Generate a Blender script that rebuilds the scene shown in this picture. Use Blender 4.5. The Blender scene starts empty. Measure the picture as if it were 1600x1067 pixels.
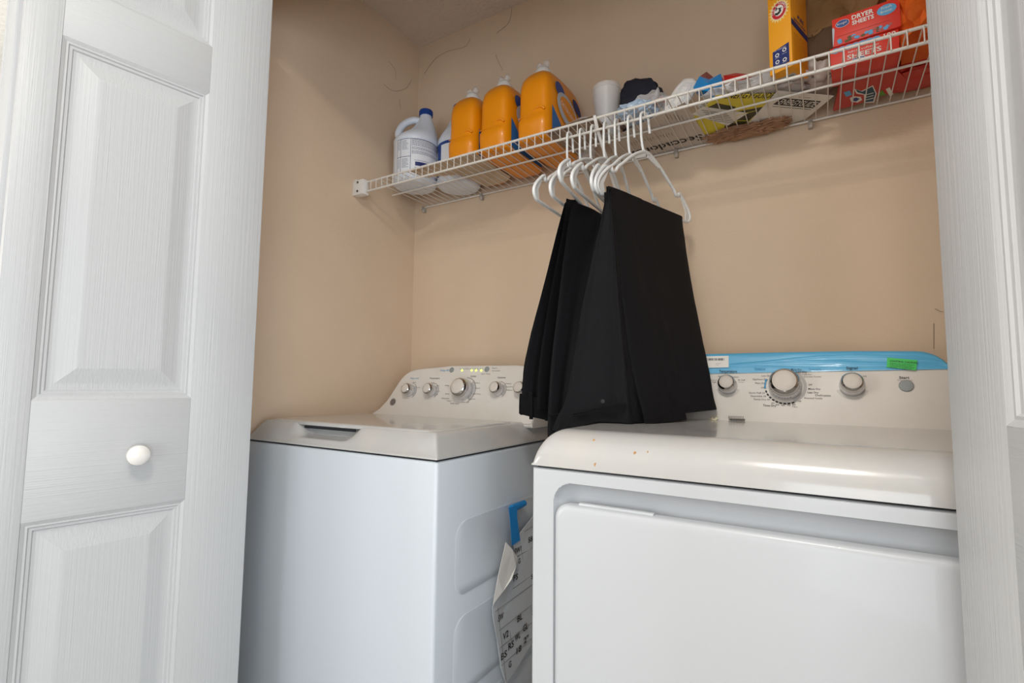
import bpy, bmesh, math, random
from mathutils import Vector, Matrix, noise
random.seed(7)
sc = bpy.context.scene
col = sc.collection
H = 1.06          # camera height above the floor; everything is laid out relative to the lens and lifted at the end
# ------------------------------------------------------------------ camera
FPX, YAW, PITCH, ROLL = 793.5, 31.44, 4.68, 0.574
_y, _p, _r = map(math.radians, (YAW, PITCH, ROLL))
FW = Vector((-math.sin(_y)*math.cos(_p), math.cos(_y)*math.cos(_p), math.sin(_p)))
_R0 = Vector((math.cos(_y), math.sin(_y), 0)); _U0 = _R0.cross(FW)
RT = math.cos(_r)*_R0 + math.sin(_r)*_U0
UP = -math.sin(_r)*_R0 + math.cos(_r)*_U0
cam_d = bpy.data.cameras.new('camera'); cam = bpy.data.objects.new('camera', cam_d); col.objects.link(cam)
cam.matrix_world = Matrix(((RT.x, UP.x, -FW.x, 0), (RT.y, UP.y, -FW.y, 0), (RT.z, UP.z, -FW.z, 0), (0, 0, 0, 1)))
cam_d.sensor_width = 36; cam_d.lens = FPX/1600*36; cam_d.clip_start = 0.02
sc.camera = cam
# ------------------------------------------------------------------ world, lights, exposure
w = bpy.data.worlds.new('world'); sc.world = w; w.use_nodes = True
w.node_tree.nodes['Background'].inputs[0].default_value = (0.6, 0.75, 1, 1)
w.node_tree.nodes['Background'].inputs[1].default_value = 1.0
def area(name, loc, target, sx, sy, power, colr):
    l = bpy.data.lights.new(name, 'AREA'); l.shape = 'RECTANGLE'; l.size = sx; l.size_y = sy
    l.energy = power; l.color = colr
    o = bpy.data.objects.new(name, l); col.objects.link(o); o.location = loc
    d = Vector(target) - Vector(loc)
    o.rotation_euler = d.to_track_quat('-Z', 'Y').to_euler(); return o
area('ceiling_bounce', (-0.05, -0.32, 1.30), (-0.05, -0.30, 0), 0.30, 0.34, 17, (1.0, 0.93, 0.85))  # added area light standing in for flash bounced off the ceiling
area('daylight_fill', (0.5, -2.6, -0.25), (-0.5, 0.6, -0.2), 1.6, 1.4, 30, (0.86, 0.93, 1.0))  # unseen daylight fill behind the lens, set low to reach up into the closet
area('right_fill', (2.0, -0.9, -0.15), (-1.2, 0.6, 0.0), 1.6, 1.5, 52, (0.80, 0.90, 1.0))  # unseen cool fill added on the right for the left wall and washer side
area('left_fill', (-2.75, -1.2, 0.1), (0.2, 0.6, 0.0), 1.3, 1.4, 43, (1.0, 0.97, 0.94))  # unseen fill added from the left to lift the right-hand door
sc.view_settings.view_transform = 'Standard'; sc.view_settings.look = 'None'
sc.view_settings.gamma = 1; sc.view_settings.use_curve_mapping = False
sc.view_settings.exposure = 0.0
# ------------------------------------------------------------------ placing helpers: a sight line meets a real plane
def ray(px, py): return FW + RT*((px-800)/FPX) - UP*((py-533.5)/FPX)
def hy(px, py, Y): r = ray(px, py); return r*(Y/r.y)
def hx(px, py, X): r = ray(px, py); return r*(X/r.x)
def hz(px, py, Z): r = ray(px, py); return r*(Z/r.z)
# ------------------------------------------------------------------ materials
def lin(h):
    if isinstance(h, str):
        h = h.lstrip('#'); h = [int(h[i:i+2], 16)/255 for i in (0, 2, 4)]
    return tuple(c/12.92 if c <= .04045 else ((c+.055)/1.055)**2.4 for c in h[:3])
MATS = {}
def mat(name, color, rough=.5, metal=0, coat=0, bump=None, vary=None, trans=0, alpha=1, emit=0, sheen=0, ior=1.5, spec=.5):
    if name in MATS: return MATS[name]
    m = bpy.data.materials.new(name); m.use_nodes = True; nt = m.node_tree
    b = nt.nodes['Principled BSDF']; c = (*lin(color), 1)
    b.inputs['Base Color'].default_value = c; b.inputs['Roughness'].default_value = rough
    b.inputs['Metallic'].default_value = metal; b.inputs['Coat Weight'].default_value = coat
    b.inputs['Coat Roughness'].default_value = .06
    b.inputs['Transmission Weight'].default_value = trans; b.inputs['Alpha'].default_value = alpha
    b.inputs['IOR'].default_value = ior; b.inputs['Specular IOR Level'].default_value = spec; b.inputs['Sheen Weight'].default_value = sheen
    if emit: b.inputs['Emission Color'].default_value = c; b.inputs['Emission Strength'].default_value = emit
    def tc(scale, detail=4, dist=0):
        t = nt.nodes.new('ShaderNodeTexCoord'); mp = nt.nodes.new('ShaderNodeMapping')
        mp.inputs['Scale'].default_value = scale if isinstance(scale, tuple) else (scale,)*3
        n = nt.nodes.new('ShaderNodeTexNoise'); n.inputs['Scale'].default_value = 1; n.inputs['Detail'].default_value = detail
        n.inputs['Distortion'].default_value = dist
        nt.links.new(t.outputs['Object'], mp.inputs[0]); nt.links.new(mp.outputs[0], n.inputs['Vector']); return n
    if bump:
        n = tc(bump[0], 4, bump[2] if len(bump) > 2 else 0); bn = nt.nodes.new('ShaderNodeBump')
        bn.inputs['Strength'].default_value = 1; bn.inputs['Distance'].default_value = bump[1]
        nt.links.new(n.outputs[0], bn.inputs['Height']); nt.links.new(bn.outputs[0], b.inputs['Normal'])
    if vary:   # (scale, second colour, low, high)
        n = tc(vary[0], 5); rmp = nt.nodes.new('ShaderNodeMapRange'); rmp.inputs[1].default_value = vary[2]; rmp.inputs[2].default_value = vary[3]
        mx = nt.nodes.new('ShaderNodeMix'); mx.data_type = 'RGBA'
        nt.links.new(n.outputs[0], rmp.inputs[0]); nt.links.new(rmp.outputs[0], mx.inputs[0])
        mx.inputs[6].default_value = c; mx.inputs[7].default_value = (*lin(vary[1]), 1)
        nt.links.new(mx.outputs[2], b.inputs['Base Color'])
    MATS[name] = m; return m
wall_m = mat('beige_wall_paint', '#e3cbb2', .75, bump=((160,)*3, .0006), vary=(2.2, '#dcc4aa', .35, .7))
ceil_m = mat('closet_ceiling_paint', '#dccfc2', .9, bump=(70, .004))
pop_m = mat('white_textured_ceiling', '#f2f2ee', .9, bump=(45, .008))
rwall_m = mat('room_wall_paint', '#f0ede8', .8)
floor_m = mat('grey_brown_floor', '#9a8c7c', .6, vary=((4, 40, 4), '#85786a', .4, .6))
trim_m = mat('white_trim_paint', '#e2e2de', .45)
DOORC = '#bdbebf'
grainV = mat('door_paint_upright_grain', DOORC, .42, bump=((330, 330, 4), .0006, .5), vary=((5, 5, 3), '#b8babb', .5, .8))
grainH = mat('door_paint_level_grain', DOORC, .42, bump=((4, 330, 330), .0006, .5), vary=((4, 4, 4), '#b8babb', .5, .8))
knob_m = mat('white_ceramic_knob', '#efece6', .15, coat=.5)
enamel = mat('white_appliance_enamel', '#c3c6ca', .36, coat=.12)
enamel_d = mat('washer_cabinet_enamel', '#d1d8df', .34, coat=.15)
deck_m = mat('white_glossy_deck', '#bfbebc', .18, coat=.4, vary=((9, 9, 9), '#c8c3bc', .5, .8))
panel_m = mat('pale_console_plastic', '#dcd5cd', .42, vary=((12, 12, 12), '#d6cec5', .5, .8))
gap_m = mat('dark_seam', '#24262a', .8)
chrome = mat('chrome', '#c4c2c0', .14, metal=1)
knobcap = mat('knob_cap_satin', '#d3cac0', .6)
skirt_m = mat('knob_skirt_grey', '#d6d6d8', .25, metal=.75)
ring_m = mat('printed_grey_ring', '#b4b0ab', .5)
btn_m = mat('grey_button', '#8c9190', .45)
ink = mat('black_print', '#22201f', .6); inkg = mat('grey_print', '#77716c', .6); inkb = mat('blue_print', '#2f8fc0', .6)
film_m = mat('blue_protective_film', '#5ab0da', .38, coat=.15, bump=((5, 14, 24), .0016, 1.0))
led_m = mat('green_indicator_light', '#d2f26a', .4, emit=1.6)
white_m = mat('white_plastic', '#eceae7', .35); wire_m = mat('white_vinyl_wire', '#e4dfd8', .35, coat=.2)
wire_dusty = mat('dusty_wire', '#a79f96', .6, vary=((60, 60, 60), '#c9c1b8', .45, .6))
hang_m = mat('white_hanger_plastic', '#eceeee', .28, coat=.3)
black_m = mat('black_trouser_cloth', '#0b0b10', .85, spec=.3, bump=((500, 500, 200), .0006))
black_b = mat('black_waistband_cloth', '#0e0e10', .88, spec=.2, bump=((500, 500, 500), .0005))
orange_m = mat('orange_bottle_plastic', '#ea8f06', .32, coat=.15)
blue_m = mat('deep_blue_plastic', '#15418f', .35); blab = mat('blue_label_print', '#2a6cb0', .45); greylab = mat('silver_label_print', '#b9bfc9', .4)
navy_ink = mat('navy_print', '#1c2c6b', .5)
jug_m = mat('pale_blue_white_jug', '#dfe6f2', .32, coat=.2); lab_m = mat('jug_label_paper', '#e8ebf1', .4)
card_m = mat('beige_cardboard', '#cdb89f', .8, vary=((14, 14, 14), '#b9a389', .45, .7))
cardg_m = mat('pale_grey_card', '#cfc4ba', .7)
kraft = mat('brown_kraft_paper', '#a07c52', .85, bump=((30, 30, 30), .004)); kraftd = mat('dark_kraft_paper', '#6b5440', .85, bump=((25, 25, 25), .004))
red_m = mat('red_printed_card', '#dd3a2a', .45); white_p = mat('white_paper', '#e9e6e0', .6)
yellow_m = mat('yellow_printed_card', '#e3d23a', .5); olive_m = mat('dark_olive_print', '#3c3a22', .5)
box_or = mat('yellow_orange_carton', '#f2a51a', .5)
orange_cloth = mat('orange_fabric', '#dd6212', .7, bump=((60, 60, 60), .002)); red_cloth = mat('red_packet_film', '#c22a20', .35)
navy_cloth = mat('navy_cloth', '#20212f', .85); cyan_m = mat('bright_blue_film', '#1588d0', .25, coat=.4)
pink_m = mat('pinkish_netting', '#c9a08e', .8, vary=((160, 20, 20), '#e2cfc2', .45, .55))
clear_m = mat('clear_plastic', '#f3f5f7', .12, trans=.0, alpha=.28, coat=.5); frost = mat('frosted_plastic', '#eeeef0', .3, alpha=.30)
film_c = mat('grey_clear_film', '#d5d3d4', .2, alpha=.6, coat=.4)
tape_m = mat('blue_painters_tape', '#1583c8', .6); paper_m = mat('sleeved_drawing_paper', '#cfd3d7', .25, coat=.6)
green_m = mat('green_sticker', '#3fc65a', .5)
steel = mat('steel_spring', '#6b6663', .35, metal=1); cream = mat('cream_plastic', '#e8ddb4', .4)
# ------------------------------------------------------------------ mesh builder
WORLD = {}
def wl(o): return WORLD.get(o.name, Vector((0, 0, 0)))
class MB:
    def __init__(s): s.v = []; s.f = []; s.m = []; s.mats = []
    def mi(s, m):
        if m not in s.mats: s.mats.append(m)
        return s.mats.index(m)
    def add(s, vs, fs, m, M=None):
        b = len(s.v); k = s.mi(m)
        s.v += [(M @ Vector(v)) if M else Vector(v) for v in vs]
        s.f += [tuple(i+b for i in f) for f in fs]; s.m += [k]*len(fs); return s
    def bm(s, bm, m, M=None):
        bm.verts.index_update(); s.add([v.co.copy() for v in bm.verts], [[v.index for v in f.verts] for f in bm.faces], m, M); bm.free(); return s
    def box(s, lo, hi, m, r=0, seg=2, M=None):
        lo = Vector(lo); hi = Vector(hi); bm = bmesh.new(); bmesh.ops.create_cube(bm, size=1)
        for v in bm.verts: v.co = Vector([(a+b)/2 + c*(b-a) for a, b, c in zip(lo, hi, v.co)])
        if r > 0: bmesh.ops.bevel(bm, geom=bm.edges[:], offset=r, segments=seg, profile=.5, affect='EDGES')
        return s.bm(bm, m, M)
    def tube(s, pts, r, m, n=8, closed=False, caps=True):
        pts = [Vector(p) for p in pts]; N = len(pts); rs = r if isinstance(r, (list, tuple)) else [r]*N
        vs = []; fs = []; prev = None
        for i, p in enumerate(pts):
            if closed: t = pts[(i+1) % N]-pts[i-1]
            else: t = pts[min(i+1, N-1)]-pts[max(i-1, 0)]
            t.normalize()
            if prev is None:
                a = Vector((0, 0, 1)) if abs(t.z) < .9 else Vector((1, 0, 0)); u = t.cross(a).normalized()
            else: u = (prev - t*prev.dot(t)).normalized()
            prev = u; w_ = t.cross(u)
            for k in range(n):
                a = 2*math.pi*k/n; vs.append(p + (u*math.cos(a)+w_*math.sin(a))*rs[i])
        for i in range(N if closed else N-1):
            j = (i+1) % N
            for k in range(n): fs.append((i*n+k, i*n+(k+1) % n, j*n+(k+1) % n, j*n+k))
        if caps and not closed: fs.append(tuple(range(n))[::-1]); fs.append(tuple((N-1)*n+k for k in range(n)))
        return s.add(vs, fs, m)
    def lathe(s, prof, m, n=32, M=None, cap0=True, cap1=True):
        vs = []; fs = []
        for (r, z) in prof:
            for k in range(n): a = 2*math.pi*k/n; vs.append((r*math.cos(a), r*math.sin(a), z))
        for i in range(len(prof)-1):
            for k in range(n): fs.append((i*n+k, i*n+(k+1) % n, (i+1)*n+(k+1) % n, (i+1)*n+k))
        if cap0: fs.append(tuple(range(n))[::-1])
        if cap1: fs.append(tuple((len(prof)-1)*n+k for k in range(n)))
        return s.add(vs, fs, m, M)
    def loft(s, loops, m, cap=(True, True), closed=True):
        n = len(loops[0]); vs = [p for l in loops for p in l]; fs = []
        for i in range(len(loops)-1):
            for k in range(n if closed else n-1): fs.append((i*n+k, i*n+(k+1) % n, (i+1)*n+(k+1) % n, (i+1)*n+k))
        if cap[0]: fs.append(tuple(range(n))[::-1])
        if cap[1]: fs.append(tuple((len(loops)-1)*n+k for k in range(n)))
        return s.add(vs, fs, m)
    def slab(s, poly, nrm, t, m):
        """polygon with thickness t along nrm"""
        n = Vector(nrm)*t; a = [Vector(p) for p in poly]; return s.loft([a, [p+n for p in a]], m)
    def build(s, name, parent=None, smooth=35, origin=None, mats=None):
        me = bpy.data.meshes.new(name)
        xs = [v.x for v in s.v]; ys = [v.y for v in s.v]; zs = [v.z for v in s.v]
        if origin is None: origin = Vector(((min(xs)+max(xs))/2, (min(ys)+max(ys))/2, min(zs)))
        origin = Vector(origin)
        me.from_pydata([tuple(v-origin) for v in s.v], [], s.f); me.update()
        for m in s.mats: me.materials.append(m)
        me.polygons.foreach_set('material_index', s.m)
        bm = bmesh.new(); bm.from_mesh(me); bmesh.ops.recalc_face_normals(bm, faces=bm.faces[:]); bm.to_mesh(me); bm.free()
        if smooth:
            me.polygons.foreach_set('use_smooth', [True]*len(me.polygons)); me.set_sharp_from_angle(angle=math.radians(smooth))
        o = bpy.data.objects.new(name, me); col.objects.link(o)
        WORLD[o.name] = origin
        if parent: o.parent = parent; o.location = origin - wl(parent)
        else: o.location = origin
        return o
def tag(o, label, cat, group=None):
    o['label'] = label; o['category'] = cat
    if group: o['group'] = group
    return o
def thing(name, loc, label, cat, group=None):
    o = bpy.data.objects.new(name, None); o.empty_display_size = .05; col.objects.link(o); o.location = loc; WORLD[o.name] = Vector(loc)
    return tag(o, label, cat, group)
def struct(o): o['kind'] = 'structure'; return o
def sthing(name, loc=(0, 0, 0)):
    o = bpy.data.objects.new(name, None); col.objects.link(o); o.location = loc; WORLD[o.name] = Vector(loc); o['kind'] = 'structure'; return o
def children(o): return [c for c in col.objects if c.parent == o]
def copy_tree(o, parent=None):
    c = o.copy(); col.objects.link(c); c.parent = parent
    for ch in children(o): copy_tree(ch, c)
    return c
# lettering: the built-in font turned into mesh outlines
_tc = {}
def glyphs(txt, bold=0):
    k = (txt, bold)
    if k not in _tc:
        cu = bpy.data.curves.new('t', 'FONT'); cu.body = txt; cu.resolution_u = 2; cu.offset = bold
        o = bpy.data.objects.new('t', cu); me = o.to_mesh()
        vs = [v.co.copy() for v in me.vertices]; fs = [tuple(p.vertices) for p in me.polygons]; o.to_mesh_clear()
        bpy.data.objects.remove(o); bpy.data.curves.remove(cu)
        x0 = min(v.x for v in vs); x1 = max(v.x for v in vs); _tc[k] = ([Vector((v.x-x0, v.y, 0)) for v in vs], fs, x1-x0)
    return _tc[k]
def text(mb, txt, o, u, v, h, m, width=None, off=.0006, center=False, bold=.0):
    """letters of cap height h from o along u, upright along v, lifted off the surface"""
    vs, fs, wd = glyphs(txt, bold); u = Vector(u).normalized(); v = Vector(v).normalized(); n = u.cross(v)
    sy = h/.70; sx = (width/wd) if width else sy
    o = Vector(o) - (u*wd*sx/2 if center else Vector((0, 0, 0)))
    mb.add([o + u*(p.x*sx) + v*(p.y*sy) + n*off for p in vs], fs, m)
def smoothpath(pts, n=6):
    pts = [Vector(p) for p in pts]; out = []
    for i in range(len(pts)-1):
        p0 = pts[max(i-1, 0)]; p1 = pts[i]; p2 = pts[i+1]; p3 = pts[min(i+2, len(pts)-1)]
        for k in range(n):
            t = k/n; out.append(.5*((2*p1)+(p2-p0)*t+(2*p0-5*p1+4*p2-p3)*t*t+(3*p1-p0-3*p2+p3)*t**3))
    out.append(pts[-1]); return out
def crclosed(pts, n=6):
    pts = [Vector(p) for p in pts]; N = len(pts); out = []
    for i in range(N):
        p0, p1, p2, p3 = pts[i-1], pts[i], pts[(i+1) % N], pts[(i+2) % N]
        for k in range(n):
            t = k/n; out.append(.5*((2*p1)+(p2-p0)*t+(2*p0-5*p1+4*p2-p3)*t*t+(3*p1-p0-3*p2+p3)*t**3))
    return out
def sstep(x): x = min(1, max(0, x)); return x*x*(3-2*x)
# ================================================================== SETTING
XL, YB, ZC, ZF = -1.365, 1.482, 1.364, -H
XR = 0.46; YF = 0.66          # closet front wall (room side); inner face at YF+.10
def sbox(name, lo, hi, m, parent=None, r=0):
    mb = MB(); mb.box(lo, hi, m, r); o = mb.build(name, parent, smooth=0 if not r else 30); return struct(o) if not parent else o
sbox('wall_back', (XL-.1, YB, ZF), (XR+.1, YB+.1, ZC), wall_m)
sbox('wall_left', (XL-.1, YF+.10, ZF), (XL, YB, ZC), wall_m)
sbox('wall_right', (XR, YF+.10, ZF), (XR+.1, YB, ZC), wall_m)
RX0, RX1, RY0 = -2.99, 2.2, -2.9
sbox('floor', (RX0-.1, RY0-.1, ZF-.1), (RX1+.1, YB+.1, ZF), floor_m)
# ceiling: closet patch and room patch
sbox('ceiling', (XL-.1, YF+.10, ZC), (XR+.1, YB+.1, ZC+.1), ceil_m)
sbox('ceiling_room', (RX0-.1, RY0-.1, ZC), (RX1+.1, YF+.10, ZC+.1), pop_m)
JL, JR = -1.245, 0.335        # jambs of the opening
sbox('wall_front', (RX0-.1, YF, ZF), (JL, YF+.10, ZC), rwall_m)
sbox('wall_front_right', (JR, YF, ZF), (RX1+.1, YF+.10, ZC), rwall_m)
sbox('wall_front_header', (JL, YF, 1.03), (JR, YF+.10, ZC), rwall_m)
sbox('wall_room_left', (RX0-.1, RY0, ZF), (RX0, YF, ZC), rwall_m)
sbox('wall_room_right', (RX1, RY0, ZF), (RX1+.1, YF, ZC), rwall_m)
sbox('wall_room_back', (RX0-.1, RY0-.1, ZF), (RX1+.1, RY0, ZC), rwall_m)
sbox('trim_1', (JL-.06, YF-.015, ZF), (JL, YF, 1.08), trim_m, r=.004)
sbox('trim_2', (JR, YF-.015, ZF), (JR+.06, YF, 1.08), trim_m, r=.004)
sbox('trim_3', (JL-.06, YF-.015, 1.03), (JR+.06, YF, 1.09), trim_m, r=.004)
# small grey scuffs and cobwebs on the closet walls
wb = bpy.data.objects['wall_back']; wlft = bpy.data.objects['wall_left']
scuff = mat('dusty_cobweb', '#7d6d60', .9)
mb = MB()
def strand(pts, r=.00045): mb.tube(smoothpath(pts, 5), r, scuff, n=5)
for q in [[(663,115),(680,92),(700,80),(726,73),(735,60)], [(800,10),(795,35),(775,52)], [(775,85),(778,95),(786,110)], [(1461,482),(1468,486),(1474,487)], [(1459,505),(1459,545)]]:
    strand([hy(x, y, YB-.0015) for x, y in q])
mb.build('cobweb_strand', wb)
mb = MB()
for q in [[(607,95),(618,110),(618,124)], [(600,132),(615,142),(634,138),(643,125)], [(624,155),(626,170)]]:
    strand([hx(x, y, XL+.0015) for x, y in q])
mb.build('cobweb_strand', wlft)
# ================================================================== BIFOLD DOORS
def leaf(name, W, wide, narrow, z0, zoff, with_knob):
    """local x: 0 at the hinge edge .. W at the track edge, local -y is the moulded face, thickness .035"""
    root = sthing(name); D = .034
    ztop, zbot = 1.015, -1.04
    rails = [(zbot, -.865), (-.233, -.036), (.596, .697), (.915, ztop)]
    rails = [(a+zoff if i else a, b+zoff if i < 3 else b) for i, (a, b) in enumerate(rails)]
    x0, x1 = narrow, W-wide
    # core
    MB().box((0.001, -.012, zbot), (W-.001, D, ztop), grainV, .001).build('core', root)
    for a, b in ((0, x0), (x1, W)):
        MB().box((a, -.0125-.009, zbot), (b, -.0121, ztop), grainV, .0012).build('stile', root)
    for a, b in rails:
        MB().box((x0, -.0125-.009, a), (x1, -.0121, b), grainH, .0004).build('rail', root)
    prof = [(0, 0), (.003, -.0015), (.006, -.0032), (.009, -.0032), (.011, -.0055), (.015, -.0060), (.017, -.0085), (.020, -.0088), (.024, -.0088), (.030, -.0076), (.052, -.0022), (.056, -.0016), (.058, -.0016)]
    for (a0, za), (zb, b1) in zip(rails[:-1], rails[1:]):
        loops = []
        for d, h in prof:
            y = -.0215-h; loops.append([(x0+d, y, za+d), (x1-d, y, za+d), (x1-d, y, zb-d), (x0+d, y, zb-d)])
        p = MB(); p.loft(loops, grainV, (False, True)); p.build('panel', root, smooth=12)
    if with_knob:
        kx, kz = W-.204, -.137
        k = MB(); k.lathe([(.008, 0), (.008, .008), (.0105, .012), (.0165, .016), (.0185, .021), (.0175, .026), (.013, .030), (.006, .032), (.001, .0325)], knob_m, 32,
                          Matrix.Translation((kx, -.0215, kz)) @ Matrix.Rotation(math.pi/2, 4, 'X'))
        ko = k.build('knob', root); ko['label'] = 'round glossy white knob'
    return root
W = .3993
# left pair: seen leaf runs from its hinge edge near the lens to the track
th = math.radians(9.0)
far = Vector((-1.0531, .65, 0)); d = Vector((math.sin(th), math.cos(th), 0))
nearp = far - d*W
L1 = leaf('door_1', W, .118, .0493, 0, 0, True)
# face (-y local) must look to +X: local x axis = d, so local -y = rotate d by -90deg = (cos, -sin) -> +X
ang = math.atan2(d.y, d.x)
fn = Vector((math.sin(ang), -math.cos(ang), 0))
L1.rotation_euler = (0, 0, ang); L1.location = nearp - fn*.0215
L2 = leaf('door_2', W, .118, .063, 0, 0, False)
bk = nearp - fn*(.0215+.034+.003+.034) - d*.012
L2.rotation_euler = (0, 0, math.atan2(.665-bk.y, -1.205-bk.x)); L2.location = bk
L2.scale = (1, -1, 1); 
# right pair
th = math.radians(-9.5)
far = Vector((.113, .70, 0)); d = Vector((math.sin(th), math.cos(th), 0)); nearp = far - d*W
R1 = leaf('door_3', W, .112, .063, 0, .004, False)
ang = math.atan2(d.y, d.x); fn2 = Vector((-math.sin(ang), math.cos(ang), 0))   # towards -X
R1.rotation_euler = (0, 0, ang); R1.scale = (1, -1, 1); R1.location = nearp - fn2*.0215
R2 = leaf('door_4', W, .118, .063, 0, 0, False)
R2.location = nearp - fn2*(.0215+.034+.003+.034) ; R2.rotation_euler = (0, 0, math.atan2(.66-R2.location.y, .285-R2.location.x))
for o in (L1, L2, R1, R2): WORLD[o.name] = o.location.copy()
# ================================================================== WASHER
def heightfield(x0, x1, y0, y1, nx, ny, fz, zb, m, gx=None, gy=None):
    """closed block whose top follows fz(x, y); base at zb"""
    xs = gx or [x0+(x1-x0)*i/nx for i in range(nx+1)]; ys = gy or [y0+(y1-y0)*j/ny for j in range(ny+1)]
    vs = []; fs = []; A = len(xs); B = len(ys)
    for y in ys:
        for x in xs: vs.append((x, y, fz(x, y)))
    for j in range(B-1):
        for i in range(A-1): fs.append((j*A+i, j*A+i+1, (j+1)*A+i+1, (j+1)*A+i))
    per = [(i, 0) for i in range(A)] + [(A-1, j) for j in range(1, B)] + [(i, B-1) for i in range(A-2, -1, -1)] + [(0, j) for j in range(B-2, 0, -1)]
    b = len(vs); P = len(per)
    for (i, j) in per: vs.append((xs[i], ys[j], zb))
    for k in range(P):
        a = per[k][1]*A+per[k][0]; c = per[(k+1) % P][1]*A+per[(k+1) % P][0]; fs.append((a, b+k, b+(k+1) % P, c))
    fs.append(tuple(range(b, b+P)))
    mb = MB(); mb.add(vs, fs, m); return mb
def dense(a, b, n, lo=None, hi=None, s=.05, k=14):
    """grid lines, close together near both ends"""
    L = [a+s*(i/k)**1.3 for i in range(k)] + [a+s+(b-a-2*s)*i/n for i in range(n)] + [b-s*(1-i/k)**1.3 for i in range(k)] + [b]
    return sorted(set(L))
WXL, WXR, WY0, WY1, WS, WD = -1.345, -.675, .8165, 1.44, -.159, -.1042
wash = thing('washing_machine', ((WXL+WXR)/2, (WY0+WY1)/2, ZF), 'white top-loading washing machine standing against the left closet wall', 'washing machine')
mb = MB(); mb.box((WXL, WY0, ZF+.02), (WXR, WY1, WS-.003), enamel_d, .008, 3)
mb.box((WXL+.006, WY0+.006, WS-.004), (WXR-.006, WY1-.01, WS+.001), gap_m)
for sx in (WXL+.06, WXR-.06):
    for sy in (WY0+.06, WY1-.06): mb.lathe([(.02, ZF), (.02, ZF+.03)], gap_m, 12, Matrix.Translation((sx, sy, 0)))
mb.build('cabinet', wash)
# pressed side panels
def rrect(a0, b0, a1, b1, r, n=6):
    out = []
    for cxx, cyy, s0 in ((a1-r, b1-r, 0), (a0+r, b1-r, 90), (a0+r, b0+r, 180), (a1-r, b0+r, 270)):
        for k in range(n+1):
            t = math.radians(s0+90*k/n); out.append((cxx+r*math.cos(t), cyy+r*math.sin(t)))
    return out
for zt, zb in ((-.298, -.453), (-.497, -.66), (-.70, -.87)):
    pl = rrect(WY0+.065, zb, WY1-.06, zt, .035)
    p = MB(); p.loft([[(WXR+e, a+(.0 if k == 0 else (.004 if a < 1.1 else -.004)), b) for a, b in pl] for k, e in ((0, .0), (1, .0012))], enamel_d)
    p.build('side_panel', wash, smooth=60)
# sloped cover with the finger scoop
pa = hy(447, 664, WY0); pb = hy(545, 675, WY0); SX0, SX1 = pa.x, pb.x
def wz(x, y):
    dx = min(x-WXL, WXR-x); dy = y-WY0
    m_ = .036
    def edge(dd): return sstep(min(1, max(0, dd/m_)))*.35 + min(1, max(0, dd/m_))*.65
    e = min(edge(dx), edge(dy)) if min(dx, dy) < m_ else 1
    z = WS + .004 + (WD-.003-WS-.004)*e
    # scoop
    c = (SX0+SX1)/2; hw = (SX1-SX0)/2
    sx = 1-sstep((abs(x-c)-hw*.62)/(hw*.50)); sy = 1-sstep((dy-.050)/.022)
    zs = WS+.016 + .006*sstep(dy/.04)
    return z + (min(z, zs)-z)*sx*sy
gx = sorted(set([round(v, 5) for v in dense(WXL, WXR, 20, s=.045, k=12)] + [round(SX0-.06+.006*i, 5) for i in range(60) if SX0-.06+.006*i < SX1+.06]))
gy = sorted(set([round(v, 5) for v in dense(WY0, WY1, 20, s=.09, k=26)]))
heightfield(0, 0, 0, 0, 0, 0, wz, WS+.001, deck_m, gx, gy).build('top_cover', wash, smooth=50)
# lid
lid = MB(); pl = rrect(WXL+.040, WY0+.036, WXR-.040, 1.19, .03)
def ring(inset, z): return [(x+(inset if x < -1.0 else -inset), y+(inset if y < 1.0 else -inset), z) for x, y in pl]
lid.loft([ring(.003, WD-.010), ring(.0, WD-.008), ring(.0, WD-.003), ring(.003, WD), ring(.012, WD+.0008)], deck_m); lid.build('lid', wash, smooth=50)
mb = MB(); mb.box((SX0+.014, WY0+.044, WD-.0175), (SX1-.03, WY0+.048, WD-.0095), gap_m); mb.build('lid_gap_shade', wash)  # thin dark strip painting the shade in the gap under the lid lip
# consoles
class Face:
    """tilted console face through (.., y0, z0)"""
    def __init__(s, y0, z0, tilt):
        s.o = Vector((0, y0, z0)); s.v = Vector((0, math.sin(tilt), math.cos(tilt))); s.u = Vector((1, 0, 0)); s.n = s.u.cross(s.v)
    def hit(s, px, py):
        r = ray(px, py); t = s.o.dot(s.n)/r.dot(s.n); return r*t
    def P(s, x, t, e=0): return s.o + s.u*x + s.v*t + s.n*e
    def t(s, p): return (p-s.o).dot(s.v)
def console(F, outline, depth, parent):
    mb = MB(); c = Vector((sum(p[0] for p in outline)/len(outline), 0, 0))
    def ringf(inset, e, dy=0):
        out = []; N = len(outline)
        for i, (x, t) in enumerate(outline):
            a = Vector(outline[i-1]); b = Vector(outline[(i+1) % N]); tg = (b-a); nn = Vector((-tg.y, tg.x)).normalized()
            q = Vector((x, t)) - nn*inset*sg
            p = F.P(q.x, q.y, e) + Vector((0, dy, 0)); out.append(p)
        return out
    area_ = sum(outline[i-1][0]*outline[i][1]-outline[i][0]*outline[i-1][1] for i in range(len(outline)))
    sg = -1 if area_ > 0 else 1
    mb.loft([ringf(.009, 0), ringf(.004, -.0012), ringf(.001, -.0045), ringf(0, -.009), ringf(0, -.009, depth)], panel_m)
    return mb.build('console', parent, smooth=40)
FWs = Face(1.22, -.106, math.radians(19))
tl = FWs.hit(580, 645); curve = [FWs.hit(*q) for q in [(580,645),(592,637),(604,624),(616,606),(627,590),(637,581),(650,576),(680,573),(730,571),(790,570),(830,569)]]
oc = [(p.x, FWs.t(p)) for p in curve]; oc = [(oc[0][0]-.012, -.014)] + oc
mid = -1.0
top_t = oc[-1][1]
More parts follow.
